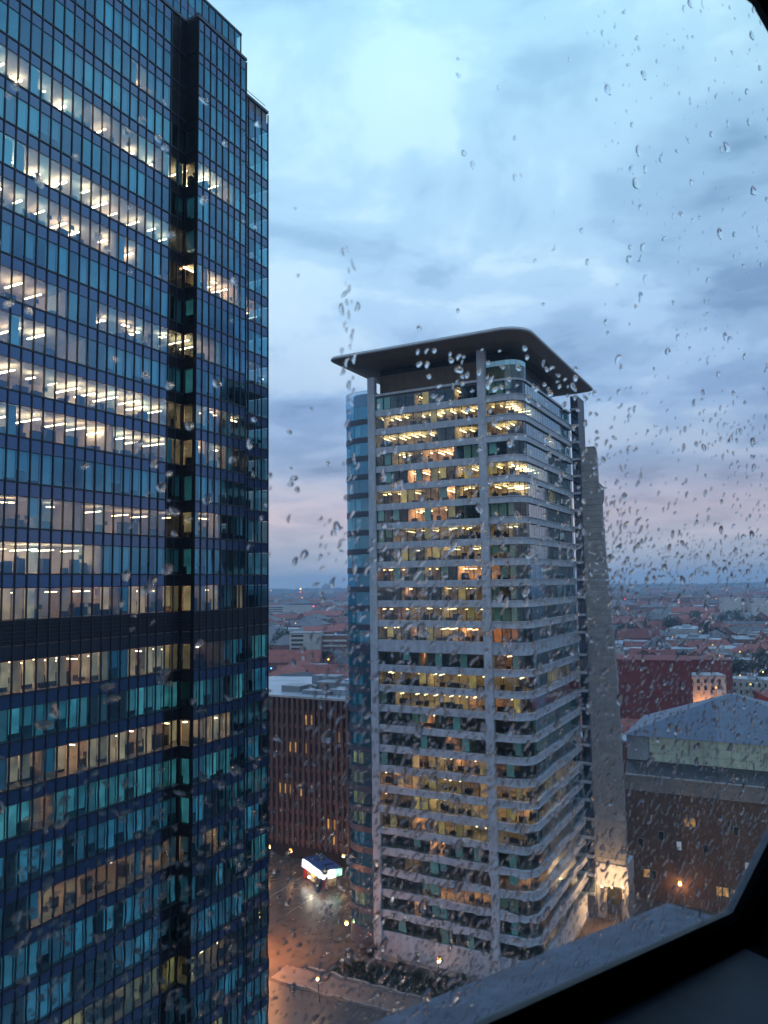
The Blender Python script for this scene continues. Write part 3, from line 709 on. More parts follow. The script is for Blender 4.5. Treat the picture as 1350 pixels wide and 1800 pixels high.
while zc_ < 99.1:
    hh = 1.252; z1 = min(zc_ + hh, 99.2)
    b = MB(); r0, r1 = wr(zc_ + .01), wr(z1 - .02); dpt = rnd.uniform(-.03, .03)
    q = [M(SB_U1, WV + dpt), M(r0, WV + dpt), M(r0, WV + 1.4), M(SB_U1, WV + 1.4)]
    t = [M(SB_U1, WV + dpt), M(r1, WV + dpt), M(r1, WV + 1.4), M(SB_U1, WV + 1.4)]
    b.add([vec(p, zc_ + .025) for p in q] + [vec(p, z1 - .025) for p in t], ((0, 1, 5, 4), (1, 2, 6, 5), (2, 3, 7, 6), (3, 0, 4, 7), (4, 5, 6, 7), (3, 2, 1, 0)))
    b.build('wall_course', 'stone_wall', MT); zc_ = z1
# base: plinth and floodlit stone portal under the tapering wall
b = MB(); b.prism([M(UL, .3), M(UP_ - R_, .3)] + arc(.3, 4) + [M(UP_ - .3, VE), M(UL, VE)], 0, 1.2); b.build('plinth', 'stone_wall', MT)
for (a, c) in ((8.5, 9.8), (13.4, 14.8)):
    b = MB(); b.box(vec(M(a, WV + .2), 0), vec(u) * (c - a), vec(v) * 6, Zv * 6.6); b.build('portal_pier', 'stone_wall', MT)
b = MB(); b.box(vec(M(8.5, WV - .1), 6.6), vec(u) * 6.3, vec(v) * 7, Zv * 4.58); b.build('portal_lintel', 'stone_pale', MT)
b = MB(); b.box(vec(M(9.8, WV + 3), 0), vec(u) * 3.6, vec(v) * .3, Zv * 6.6); b.build('portal_door', 'terrace_dark', MT)

# ------------------------------------------------------------------ brown ribbed block between the towers
RBK = thing('ribbed_building', 'brown office block with tall vertical ribs and a cluttered grey roof between the two towers', 'building', (-21, 202, 0))
B0 = V2(-32.4, 208.4) - u * 16
RBL, RBZ = 48, 41.0
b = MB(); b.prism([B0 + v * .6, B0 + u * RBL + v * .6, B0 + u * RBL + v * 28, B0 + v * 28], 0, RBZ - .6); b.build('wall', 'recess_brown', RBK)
b = MB(); b.prism([B0, B0 + u * RBL, B0 + u * RBL + v * 28, B0 + v * 28], RBZ - .55, RBZ); b.build('roof', 'roof_wet', RBK)
nf = 29; sp = RBL / nf
for i in range(nf + 1):
    b = MB(); b.box(vec(B0 + u * (i * sp - .38) - v * .15, 3.4), vec(u) * .76, vec(v) * .9, Zv * (RBZ - 3.9)); b.build('rib', 'fin_brown', RBK)
flo = [4.4 + 3.6 * k for k in range(10)]
wpool = Pool(RBK, 'window', 295)
for k, z in enumerate(flo):
    b = MB(); b.box(vec(B0 + v * .35, z - .5), vec(u) * RBL, vec(v) * .3, Zv * 1.0); b.build('spandrel', 'fin_brown', RBK)
    lit0 = {6: (14, 19), 8: (17, 19), 3: (11, 17), 1: (21, 23), 0: (22, 23)}.get(k)
    for i in range(nf):
        lit = (lit0 and lit0[0] <= i < lit0[1] and rnd.random() < .7) or rnd.random() < .015
        wpool.add(frame(vec(B0 + u * ((i + .5) * sp) + v * .52, z + 1.9), u, -v, Zv, sp - .8, .06, 2.6), 'win_amber' if lit else 'pane_far')
wpool.finish()
for (a, c, w, d, h) in ((17, 6, 6, 5, 1.6), (25, 4, 9, 3, 1.0), (24, 12, 12, 7, 2.2), (33, 5, 5, 6, 1.5), (19, 18, 8, 5, 3.0), (31, 16, 9, 6, 2.6), (38, 8, 5, 4, 1.4)):
    b = MB(); b.box(vec(B0 + u * a + v * c, RBZ), vec(u) * w, vec(v) * d, Zv * h); b.build('roof_plant', rnd.choice(['roof_wet', 'roof_grey', 'steel']), RBK)
for (a, c, w) in ((18, 12, 7), (27, 20, 10)):
    b = MB(); q = B0 + u * a + v * c; b.tube(vec(q, RBZ + 1), vec(q + u * w, RBZ + 1), .5, .5, 8); b.build('duct', 'steel', RBK)

# ------------------------------------------------------------------ brown brick hall on the right with a pyramid roof
HB = thing('brick_hall', 'long dark brick hall with stone cornice, pale green glazed storey and blue-grey pyramid roof', 'building', (*M(36, 60), 0))
u0, u1, v0 = 12.0, 64.0, 50.0
b = MB(); b.prism([M(u0, v0), M(u1, v0), M(u1, v0 + 34), M(u0, v0 + 34)], 0, 23.2); b.build('wall', 'brick_dark', HB)
for i in range(13):
    w = (u1 - u0 + .6) / 13
    b = MB(); b.box(vec(M(u0 - .3 + i * w + .015, v0 - .35), 23.2), vec(u) * (w - .03), vec(v) * .9, Zv * 3.0); b.build('cornice_block', 'stone_band', HB)
b = MB(); b.box(vec(M(u0 - .5, v0 - .6), 26.2), vec(u) * (u1 - u0 + 1), vec(v) * 1.2, Zv * .35); b.build('cornice', 'stone_band', HB)
b = MB(); A_ = [vec(M(u0, v0 + .6), 26.3), vec(M(u1, v0 + .6), 26.3), vec(M(u1, v0 + 5.4), 28.6), vec(M(u0, v0 + 5.4), 28.6)]; b.quad(*A_)
b.quad(vec(M(u0, v0 + .6), 23.2), vec(M(u0, v0 + .6), 26.3), vec(M(u0, v0 + 5.4), 28.6), vec(M(u0, v0 + 5.4), 23.2)); b.build('lean_to_roof', 'terrace_dark', HB)
b = MB(); b.prism([M(u0, v0 + 5.5), M(u1, v0 + 5.5), M(u1, v0 + 32), M(u0, v0 + 32)], 23.2, 34.2); b.build('upper_wall', 'stone_band', HB)
nz = 16; w = (u1 - u0 - 6) / nz
for i in range(nz):
    for (z0, z1) in ((28.7, 30.4), (30.5, 32.3), (32.4, 34.0)):
        b = MB(); b.box(vec(M(u0 + 5 + i * w + .06, v0 + 5.3), z0), vec(u) * (w - .12), vec(v) * .15, Zv * (z1 - z0)); b.build('glazed_panel', 'glazed_green', HB)
b = MB(); b.box(vec(M(u0, v0 + 5.2), 28.7), vec(u) * 4.8, vec(v) * .25, Zv * 5.4); b.build('end_panel', 'roof_wet', HB)
ap = vec(M(34, v0 + 18.5), 43.2)
ev = [vec(M(u0 - .6, v0 + 4.4), 34.25), vec(M(u1 + .6, v0 + 4.4), 34.25), vec(M(u1 + .6, v0 + 32.6), 34.25), vec(M(u0 - .6, v0 + 32.6), 34.25)]
b = MB()
for i in range(4): b.add([ev[i], ev[(i + 1) % 4], ap], [(0, 1, 2)])
b.add(ev, [(3, 2, 1, 0)]); b.build('pyramid_roof', 'roof_blue', HB)
for i in range(1, 22):      # standing seams on the near roof plane
    f = i / 22; p = ev[0].lerp(ev[1], f)
    top_ = ap.lerp(ev[0], 1 - f / ((34 - u0 + .6) / (u1 - u0 + 1.2))) if f < (34 - u0) / (u1 - u0) else ap.lerp(ev[1], (f - .43) / .57)
    dirn = vec(v); L = (top_ - p).dot(dirn)
    q = p + dirn * L * .97; q.z = p.z + (ap.z - ev[0].z) * (L * .97) / ((ap - ev[0]).dot(dirn))
    b = MB(); b.tube(p + Zv * .03, q + Zv * .03, .05, .05, 4); b.build('roof_seam', 'roof_blue', HB)
b = MB(); b.tube(ap - Zv * .1, ap + Zv * 1.2, .12, .05, 6); b.build('finial', 'steel', HB)
for (px, pz, mt) in ((24.4, 16.6, 'win_amber'), (25.6, 16.6, 'win_amber'), (22.6, 11.4, 'win_pale'), (36, 9.0, 'win_pale'), (15.5, 4.6, 'win_amber'), (17, 4.4, 'pane_far'), (30.2, 3.2, 'win_amber'), (31.5, 3.2, 'win_amber'), (33.4, 3.0, 'win_amber'), (34.7, 3.0, 'win_amber'), (39, 3.2, 'win_amber'), (40.5, 12.2, 'pane_far'), (33, 17, 'pane_far'), (34.2, 16, 'pane_far'), (19, 13, 'pane_far'), (28, 11.4, 'pane_far'), (44, 9, 'pane_far'), (14.6, 11, 'pane_far'), (46, 16, 'win_amber')):
    wf = MB(); wf.box(vec(M(px, v0 - .05), pz), vec(u) * 1.15, vec(v) * .2, Zv * 1.9)
    fo = wf.build('window', 'stone_band', HB)
    wb_ = MB(); wb_.box(vec(M(px + .1, v0 - .1), pz + .1), vec(u) * .95, vec(v) * .1, Zv * 1.7); wb_.build('pane', mt, fo)

# ------------------------------------------------------------------ kiosk, lamps, trees on the square
KI = thing('kiosk', 'brightly lit kiosk with a blue roof, white fascia and red corners on the wet square', 'kiosk', (-16, 186, 0))
ko = V2(-20.6, 191.8); kd = (V2(-14.4, 181.4) - ko).normalized(); kn = V2(kd.y, -kd.x); KL, KW = 10.0, 5.0
kn = -kn if kn.y > 0 and kn.x < 0 else kn
kb = -V2(-kd.y, kd.x) if V2(-kd.y, kd.x).x < 0 else V2(-kd.y, kd.x)      # towards the right-hand side
b = MB(); b.box(vec(ko, 3.9), vec(kd) * KL, vec(kb) * KW, Zv * .5); b.build('roof', 'kiosk_blue', KI)
for q in range(2):
    b = MB(); b.box(vec(ko + kd * (1.4 + 4.2 * q) + kb * 1.5, 4.4), vec(kd) * 2.4, vec(kb) * 2.6, Zv * .5); b.build('roof_light', 'kiosk_blue', KI)
nk = 7
for i in range(nk):
    b = MB(); w = KL / nk; b.box(vec(ko + kd * (i * w + .04) - kb * .22, 2.6), vec(kd) * (w - .08), vec(kb) * .2, Zv * 1.55); b.build('fascia_panel', 'sign_white', KI)
for i in range(3):
    b = MB(); w = KW / 3; b.box(vec(ko + kd * (KL + .02) + kb * (i * w + .04), 2.6), vec(kb) * (w - .08), vec(kd) * .2, Zv * 1.55); b.build('fascia_panel', 'sign_white' if i < 2 else 'sign_green', KI)
b = MB(); b.box(vec(ko + kd * .5 + kb * .8, 0), vec(kd) * (KL - 1.4), vec(kb) * (KW - 1.6), Zv * 3.85); b.build('cabin', 'kiosk_wall', KI)
for i in range(4):
    b = MB(); b.box(vec(ko + kd * (3.0 + 1.6 * i) + kb * .74, 1.0), vec(kd) * 1.4, vec(kb) * .08, Zv * 1.5); b.build('serving_hatch', 'glow_amber', KI)
for (a, c) in ((0, 0), (KL - .9, -.05)):
    b = MB(); b.box(vec(ko + kd * a + kb * c, 0), vec(kd) * .9, vec(kb) * .9, Zv * 2.5); b.build('corner_post', 'kiosk_red', KI)
b = MB(); b.box(vec(ko + kd * 2.8 - kb * .3, .85), vec(kd) * 6.4, vec(kb) * 1.0, Zv * .12); b.build('counter', 'kiosk_wall', KI)

def lamp_light(p, col, e, r=.25):
    d = bpy.data.lights.new('lamp_glow', 'POINT'); d.energy = e; d.color = col; d.shadow_soft_size = r
    o = bpy.data.objects.new('lamp_glow', d); COL.objects.link(o); o.location = p; return o
def street_lamp(x, y, h, label, power=900, mat='lamp_warm', col=(1, .50, .18), globe=.28, group='street lamps on the square'):
    t = thing('street_lamp', label, 'street lamp', (x, y, 0), group)
    b = MB(); b.tube((x, y, 0), (x, y, .5), .13, .11, 8); b.tube((x, y, .5), (x, y, h - .2), .08, .05, 8); b.build('pole', 'mullion_dark', t)
    b = MB()
    for i in range(5):
        a0, a1 = math.pi * i / 5 - math.pi / 2, math.pi * (i + 1) / 5 - math.pi / 2
        b.tube((x, y, h + globe * math.sin(a0)), (x, y, h + globe * math.sin(a1)), max(.01, globe * math.cos(a0)), max(.01, globe * math.cos(a1)), 8, 0, False)
    b.build('lamp_head', mat, t)
    b = MB(); b.tube((x, y, h + globe), (x, y, h + globe + .12), globe * .9, .05, 8); b.build('lamp_cap', 'mullion_dark', t)
    l = lamp_light((x, y, h - globe - .12), col, power); l.parent = t; l.matrix_parent_inverse = Matrix.Translation(-Vector(t.location))
    return t
OR = (1, .46, .16); YE = (1, .70, .28)
LAMPS = [(-8.5, 157.6, 4, 'yellow street lamp farthest left along the foot of the banded tower', 300, 'lamp_yellow', YE, .30),
         (-4.2, 155.5, 4, 'yellow street lamp by the left stone pier at the foot of the banded tower', 300, 'lamp_yellow', YE, .28),
         (0.4, 150.6, 3.5, 'small orange street lamp midway along the foot of the banded tower', 120, 'lamp_warm', OR, .2),
         (8.6, 142.0, 4, 'orange street lamp near the window ledge at the foot of the banded tower', 200, 'lamp_warm', OR, .30),
         (13.2, 144.3, 4, 'yellow street lamp right beside the rounded corner of the banded tower', 200, 'lamp_yellow', YE, .3),
         (-24.6, 152.0, 8, 'tall street lamp flooding the paving orange beside the dark blue tower', 26000, 'lamp_warm', (1, .36, .10), .3),
         (-24.2, 196.0, 5, 'orange street lamp left of the lit kiosk', 400, 'lamp_warm', OR, .25),
         (-11.0, 192.0, 5, 'orange street lamp right of the lit kiosk', 900, 'lamp_warm', OR, .25),
         (-30.0, 199.0, 5, 'orange street lamp in front of the ribbed block beside the dark blue tower', 400, 'lamp_warm', OR, .25),
         (49.9, 179.8, 4.5, 'orange street lamp below the floodlit portal of the tapering wall', 700, 'lamp_warm', OR, .28),
         (62.5, 184.4 - 12.5, 5.0, 'bright street lamp against the dark brick hall', 900, 'lamp_yellow', OR, .28),
         (-12.0, 136.0, 4, 'orange street lamp among the low planting near the bottom of the picture', 900, 'lamp_warm', OR, .2)]
for L in LAMPS: street_lamp(*L)
for q in (9.8, 11.9, 14.0):
    pl = lamp_light(vec(M(q, WV - 1.3), 6.9 + .5 * (q > 12)), (1, .56, .22), 2400, .1); pl.name = 'portal_floodlight'; pl.parent = MT; pl.matrix_parent_inverse = Matrix.Translation(-Vector(MT.location))
    b = MB(); b.box(vec(M(q - .2, WV - 1.4), 6.4), vec(u) * .4, vec(v) * 1.3, Zv * .12); b.build('floodlight_bracket', 'mullion_dark', MT)
kl = lamp_light(vec(ko + kd * 7 - kb * 1.6, 2.4), (1, .75, .45), 900); kl.parent = KI; kl.matrix_parent_inverse = Matrix.Translation(-Vector(KI.location))

# planter walls, paths and trees along the foot of the tower
for i, (vv, w, lab) in enumerate(((-9.5, .5, 'long low stone kerb between the planting and the orange path'), (-15.5, .5, 'long low stone kerb on the near side of the orange path'))):
    b = MB(); b.box(vec(M(-34, vv), 0), vec(u) * 60, vec(v) * w, Zv * .45); o = b.build('kerb_wall', 'kerb_stone'); o['label'] = lab; o['category'] = 'kerb wall'
sheet('path', [M(-38, -14.8), M(26, -14.8), M(26, -9.6), M(-38, -9.6)], .010, 'paving_pale', kind='structure')
sheet('planting_bed', [M(-30, -8.8), M(4, -8.8), M(4, -2.2), M(-30, -2.2)], .011, 'leaf', kind='structure')
sheet('lower_bed', [M(-40, -30), M(26, -30), M(26, -15.8), M(-40, -15.8)], .012, 'asphalt', kind='structure')
for i in range(9):
    sheet('joint_line', [M(-60 + i * 9, 8), M(-59.8 + i * 9, 8), M(-59.8 + i * 9, 39), M(-60 + i * 9, 39)], .009, 'kerb_stone', kind='structure')
for k in range(14):
    sheet('lane_marking', [M(-60 + k * 5, 44.1), M(-57.6 + k * 5, 44.1), M(-57.6 + k * 5, 44.25), M(-60 + k * 5, 44.25)], .012, 'paint_line', kind='structure')
b = MB(); b.box(vec(M(-75, 39.7), 0), vec(u) * 83, vec(v) * .25, Zv * .13); b.build('kerb', 'kerb_stone', kind='structure')
b = MB(); b.box(vec(M(-75, 48.6), 0), vec(u) * 83, vec(v) * .25, Zv * .13); b.build('far_kerb', 'kerb_stone', kind='structure')

def crown_mesh(h, r, n, leaf, seed, mat='leaf'):
    R = random.Random(seed); b = MB()
    lobes = [(Vector((R.uniform(-.55, .55) * r, R.uniform(-.55, .55) * r, h * R.uniform(.55, .95))), r * R.uniform(.35, .62)) for _ in range(9)]
    for _ in range(n):
        c, rr = R.choice(lobes)
        d = Vector((R.gauss(0, 1), R.gauss(0, 1), R.gauss(0, .8))).normalized() * rr * R.random() ** .35
        p = c + d; s = leaf * R.uniform(.5, 1.3)
        a = Vector((R.gauss(0, 1), R.gauss(0, 1), R.gauss(0, 1))).normalized(); q = a.orthogonal().normalized()
        b.add([p - a * s, p + q * s * .5, p + a * s, p - q * s * .5], [(0, 1, 2, 3)])
    return b.mesh('crown', [mat])
def trunk_mesh(h, r, seed):
    R = random.Random(seed); b = MB(); b.tube((0, 0, 0), (0, 0, h * .55), r, r * .6, 7)
    for _ in range(6):
        a = R.uniform(0, 6.28); z = h * R.uniform(.35, .55)
        b.tube((0, 0, z), (math.cos(a) * h * .25, math.sin(a) * h * .25, z + h * R.uniform(.15, .35)), r * .4, r * .12, 5)
    return b.mesh('trunk', ['bark'])
CR = [crown_mesh(6, 2.4, 900, .26, i) for i in range(3)]; TRK = [trunk_mesh(6, .16, i) for i in range(3)]
TREES = [(-27, -5.5, 'young dark tree farthest left in the planting at the foot of the banded tower'), (-23.5, -4.2, 'dark leafy tree in front of the left stone pier'), (-21, -6.8, 'dark tree beside the yellow lamp left of the banded tower front'),
         (-17.5, -4.6, 'dark bushy tree second from the left pier of the banded tower'), (-13, -6.0, 'dark round tree midway along the banded tower front'), (-9.0, -4.6, 'low dark tree right of the middle of the banded tower front'),
         (-4.5, -6.2, 'dark tree just left of the central stone pier'), (-29.5, 3, 'dark tree by the bowed glass wing of the banded tower'), (-31, 12, 'dark tree behind the bowed wing facing the kiosk')]
for i, (a, c, lab) in enumerate(TREES):
    p = M(a, c); s = rnd.uniform(.42, .72); t = thing('tree', lab, 'tree', (p.x, p.y, 0), 'trees at the foot of the banded tower')
    t.rotation_euler.z = rnd.uniform(0, 6); t.scale = (s, s, s)
    for nm_, me_ in (('crown', CR[i % 3]), ('trunk', TRK[i % 3])):
        o = bpy.data.objects.new(nm_, me_); COL.objects.link(o); o.parent = t
sg = MB()                                    # ground cover in the beds
R = random.Random(3)
for _ in range(3000):
    if True: p = M(R.uniform(-30, 4), R.uniform(-8.6, -2.4))
    else: p = M(R.uniform(-40, 24), R.uniform(-29, -16))
    s = R.uniform(.15, .45); a = R.uniform(0, 6.28); q = vec(p, .02)
    d = Vector((math.cos(a), math.sin(a), 0))
    sg.add([q - d * s * .5, q + d * s * .5, q + Vector((R.uniform(-.3, .3), R.uniform(-.3, .3), s * 1.6))], [(0, 1, 2)])
sg.build('ground_cover', 'leaf', kind='stuff')

# ------------------------------------------------------------------ the city beyond
def house_proto(kind, w, d, h, rh, wallm, roofm, nwin, seed):
    """returns {name: mesh}; local x along the ridge, origin on the ground"""
    R = random.Random(seed); out_ = []
    b = MB(); b.box((-w / 2, -d / 2, 0), (w, 0, 0), (0, d, 0), (0, 0, h))
    if kind == 'gable':
        for x in (-w / 2, w / 2): b.add([(x, -d / 2, h), (x, d / 2, h), (x, 0, h + rh)], [(0, 1, 2)])
    out_.append(('wall', b.mesh('house_wall', [wallm])))
    b = MB()
    if kind == 'gable':
        e = .4
        for s in (-1, 1):
            b.add([(-w / 2 - e, s * (d / 2 + e), h - .3), (w / 2 + e, s * (d / 2 + e), h - .3), (w / 2 + e, 0, h + rh), (-w / 2 - e, 0, h + rh)], [(0, 1, 2, 3)])
    elif kind == 'hip':
        a = [(-w / 2 - .4, -d / 2 - .4, h), (w / 2 + .4, -d / 2 - .4, h), (w / 2 + .4, d / 2 + .4, h), (-w / 2 - .4, d / 2 + .4, h)]
        k = max(0, w / 2 - d / 2)
        b.add(a + [(-k, 0, h + rh), (k, 0, h + rh)], [(0, 1, 5, 4), (2, 3, 4, 5), (1, 2, 5), (3, 0, 4)])
    else:
        b.box((-w / 2 - .1, -d / 2 - .1, h), (w + .2, 0, 0), (0, d + .2, 0), (0, 0, .6))
        b.box((R.uniform(-.3, .1) * w, -.2 * d, h + .6), (w * .2, 0, 0), (0, d * .3, 0), (0, 0, 2.0))
    out_.append(('roof', b.mesh('house_roof', [roofm])))
    if kind != 'flat':
        b = MB(); x = R.uniform(-.35, .35) * w; b.box((x, -.5 + d * .1, h + rh * .4), (1.0, 0, 0), (0, .8, 0), (0, 0, rh * .6 + 1.4)); out_.append(('chimney', b.mesh('house_chimney', [wallm])))
    wins = []
    if nwin:
        b = MB(); b.box((-.65, -.05, 0), (1.3, 0, 0), (0, .1, 0), (0, 0, 1.7)); wm = b.mesh('house_window', ['pane_far'])
        for f in range(int(h // 3.2)):
            for i in range(nwin): wins.append((wm, (-w / 2 + (i + .5) * w / nwin, -d / 2 - .03, 1.0 + f * 3.1)))
    return out_, wins
PROT = []
for i, a in enumerate([('gable', 22, 11, 9, 5.5, 'house_brick', 'tile_red', 7), ('gable', 30, 12, 11, 6, 'house_brick', 'tile_red', 9), ('hip', 24, 14, 10, 5, 'house_pale', 'tile_red', 7), ('gable', 26, 12, 10, 6, 'house_brick', 'tile_dark', 8),
                        ('flat', 34, 18, 13, 0, 'house_pale', 'flat_roof', 9), ('flat', 26, 20, 10, 0, 'house_brick', 'flat_roof', 7), ('hip', 30, 16, 12, 6, 'house_brick', 'tile_dark', 8), ('flat', 44, 20, 8, 0, 'house_pale', 'flat_roof', 0)]):
    PROT.append((a, house_proto(*a, seed=i)))
WORD = {'tile_red': 'red tiled roof', 'tile_dark': 'dark slate roof', 'flat_roof': 'flat grey roof'}
reserved = [(-32, 215, 40), (60, 210, 75), (130, 385, 62), (-68, 650, 32), (-39, 385, 30), (628, 1325, 45), (232, 505, 45), (20, 170, 45), (-66, 900, 22)]
def blocked(x, y, r): return any((x - a) ** 2 + (y - c) ** 2 < (r_ + r) ** 2 for a, c, r_ in reserved)
R = random.Random(77); sites = []
y = 238.0
while y < 6500:
    for x0, x1, nm in ((-.215 * y, -.02 * y, 'left'), (.25 * y, .62 * y, 'right')):
        x = x0 + R.uniform(0, 12)
        while x < x1:
            w = R.uniform(20, 34) * (1 + y / 1300)
            sites.append((x, y + R.uniform(-7, 7) * (1 + y / 900), w, nm)); x += w * R.uniform(.95, 1.5)
    y += max(19, .047 * y)
far = {}
n_ind = 0
farb = {m: MB() for m in ('house_brick', 'house_pale', 'tile_red', 'tile_dark', 'flat_roof')}
for (x, y, w, side) in sites:
    if blocked(x, y, w * .5): continue
    pi = R.choices(range(len(PROT)), (6, 5, 3, 4, 4, 3, 3, 2))[0]
    a, (pieces, wins) = PROT[pi]
    s = w / a[1]; sz = R.uniform(.8, 1.25) * min(1.5, 1 + y / 6000); sy = min(s, 1.6) * R.uniform(.9, 1.2)
    rot = R.choice((-TH, -TH + math.pi / 2, -.1, .5, 1.2)) + R.uniform(-.15, .15) if y > 330 else -TH
    if n_ind < 285:
        n_ind += 1
        where = {'left': 'between the blue tower and the banded tower', 'right': 'to the right of the banded tower'}[side]
        dist = 'just behind the near blocks' if y < 400 else 'in the near streets' if y < 560 else 'in the middle distance' if y < 800 else 'deep in the city' if y < 1200 else 'far off in haze'
        t = thing('house', f"{'low' if a[3] < 10 else 'tall'} {'pale' if a[5] == 'house_pale' else 'brick'} house, {WORD[a[6]]}, {dist}, {side} of the banded tower", 'house', (x, y, 0), f"city houses {where}")
        t.rotation_euler.z = rot; t.scale = (s, sy, sz)
        for nm_, me_ in pieces:
            o = bpy.data.objects.new(nm_, me_); COL.objects.link(o); o.parent = t
        if y < 520:
            for wm, loc in wins:
                if loc[2] > 3:
                    o = bpy.data.objects.new('window', wm); COL.objects.link(o); o.parent = t; o.location = loc
    else:
        mw = Matrix.Translation((x, y, 0)) @ Matrix.Rotation(rot, 4, 'Z') @ Matrix.Diagonal((s, sy, sz, 1))
        for nm_, me_ in pieces:
            mt = me_.materials[0].name
            farb[mt].add([mw @ q.co for q in me_.vertices], [tuple(p.vertices) for p in me_.polygons])
cb = MB(); cm = list(farb)
for i, k in enumerate(cm): cb.add(farb[k].v, farb[k].f, i)
cb.build('distant_city', cm, kind='stuff')

def block(name, label, cat, x, y, w, d, h, rot, wall, roof, bands=0, bandm='pane_far', lit=None, rows=0):
    t = thing(name, label, cat, (x, y, 0)); ax = Vector((math.cos(rot), math.sin(rot), 0)); ay = Vector((-ax.y, ax.x, 0)); o0 = Vector((x, y, 0)) - ax * w / 2
    b = MB(); b.box(o0, ax * w, ay * d, Zv * h); b.build('wall', wall, t)
    b = MB(); b.box(o0 - ax * .3 - ay * .3 + Zv * h, ax * (w + .6), ay * (d + .6), Zv * .7); b.build('roof', roof, t)
    for k in range(bands):
        z = h - 3.0 - k * 3.6
        b = MB(); b.box(o0 + ax * w * .06 - ay * .08 + Zv * z, ax * w * .4, ay * .1, Zv * 1.8); b.build('window_band', bandm, t)
    for k in range(rows):
        for i in range(int(w // 3.4)):
            b = MB(); b.box(o0 + ax * (1.2 + i * 3.4) - ay * .06 + Zv * (h - 3.2 - k * 3.4), ax * 1.4, ay * .1, Zv * 1.9); b.build('window', lit if (lit and R.random() < .2) else 'pane_far', t)
    return t
block('white_block', 'white apartment block with dark window bands above orange roofs, between the towers', 'apartment block', -68, 650, 26, 14, 29, -.15, 'house_pale', 'flat_roof', 4)
t = block('striped_block', 'brown block with pink stripes beside the white block, between the towers', 'apartment block', -43, 655, 22, 12, 26, -.15, 'house_brick', 'flat_roof', 0)
for k in range(4):
    b = MB(); b.box((-53, 654.2 - 0, 9 + k * 4.2), (20, -3.0, 0), (0, .3, 0), (0, 0, 1.6)); b.build('stripe', 'house_pale', t)
block('long_block', 'long pale flat-roofed block far off between the towers', 'apartment block', -185, 1420, 95, 24, 30, -.1, 'house_pale', 'flat_roof', 3)
block('depot', 'large low building with pale metal roofs behind the ribbed block', 'depot', -44, 372, 52, 26, 22, -.35, 'house_pale', 'roof_wet')
for i, (dx, dy) in enumerate(((-62, 352), (-30, 345), (-52, 405))):
    block('metal_shed', ['grey metal-roofed shed at the left behind the ribbed block', 'pale metal-roofed shed at the right behind the ribbed block', 'grey metal-roofed shed farther back behind the ribbed block'][i], 'shed', dx, dy, 30, 14, (20, 24, 20)[i], -.35 + .1 * i, 'house_pale', 'roof_wet')
block('maroon_block', 'big dark maroon brick block directly right of the tapering stone wall', 'building', 128, 372, 33, 26, 31, -.30, 'maroon_wall', 'maroon_wall', 0)
block('maroon_wing', 'lower maroon wing behind the orange-lit facade on the right', 'building', 165, 420, 40, 20, 26, -.2, 'maroon_wall', 'tile_red', 0)
block('lamplit_house', 'house with an orange lamp-lit front beside the maroon block on the right', 'house', 159, 392, 22, 12, 21, -.1, 'house_pale', 'roof_wet', 0, rows=2)
l = lamp_light((158, 386, 5), (1, .38, .10), 9000, .5)
block('maroon_shed', 'low maroon-roofed building at the right edge behind the pyramid roof', 'building', 205, 372, 44, 26, 12, -.2, 'maroon_wall', 'maroon_wall')
block('pale_tower_block', 'pale slab block left of its twin near the horizon at the right edge', 'apartment block', 600, 1330, 34, 20, 36, 0, 'house_pale', 'flat_roof')
block('pale_tower_block', 'wider pale slab block cut by the right edge near the horizon', 'apartment block', 655, 1318, 60, 20, 34, 0, 'house_pale', 'flat_roof')
block('orange_block', 'wide dull orange block near the horizon right of the banded tower', 'apartment block', 640, 1760, 110, 24, 28, 0, 'house_brick', 'tile_red')
block('long_roof', 'long pale low roof stretching right of the tapering wall', 'warehouse', 240, 640, 150, 22, 12, -.05, 'house_pale', 'roof_wet')
block('long_roof', 'second long grey low roof in front of the first, right of the tapering wall', 'warehouse', 210, 560, 110, 18, 11, -.05, 'house_pale', 'flat_roof')
t = thing('domed_church', 'small pale church with a dome and spire near the horizon between the towers', 'church', (-330, 4300, 0))
b = MB(); b.box((-370, 4290, 0), (80, 0, 0), (0, 50, 0), (0, 0, 40)); b.build('nave', 'house_pale', t)
b = MB()
for i in range(6):
    a0, a1 = math.pi / 2 * i / 6, math.pi / 2 * (i + 1) / 6
    b.tube((-330, 4315, 40 + 34 * math.sin(a0)), (-330, 4315, 40 + 34 * math.sin(a1)), 26 * math.cos(a0) + .1, 26 * math.cos(a1) + .1, 14, 0, False)
b.build('dome', 'flat_roof', t)
b = MB(); b.tube((-300, 4310, 0), (-300, 4310, 88), 2.5, .3, 6); b.build('spire', 'tile_dark', t)
for i, (x, y, h, lab) in enumerate(((-170, 5200, 120, 'thin pale mast left on the hazy horizon between the towers'), (-640, 5600, 95, 'thin dark mast on the horizon beside the blue tower'))):
    t = thing('mast', lab, 'mast', (x, y, 0)); b = MB(); b.tube((x, y, 0), (x, y, h), 2.2, .5, 6); b.build('shaft', 'tile_dark', t)
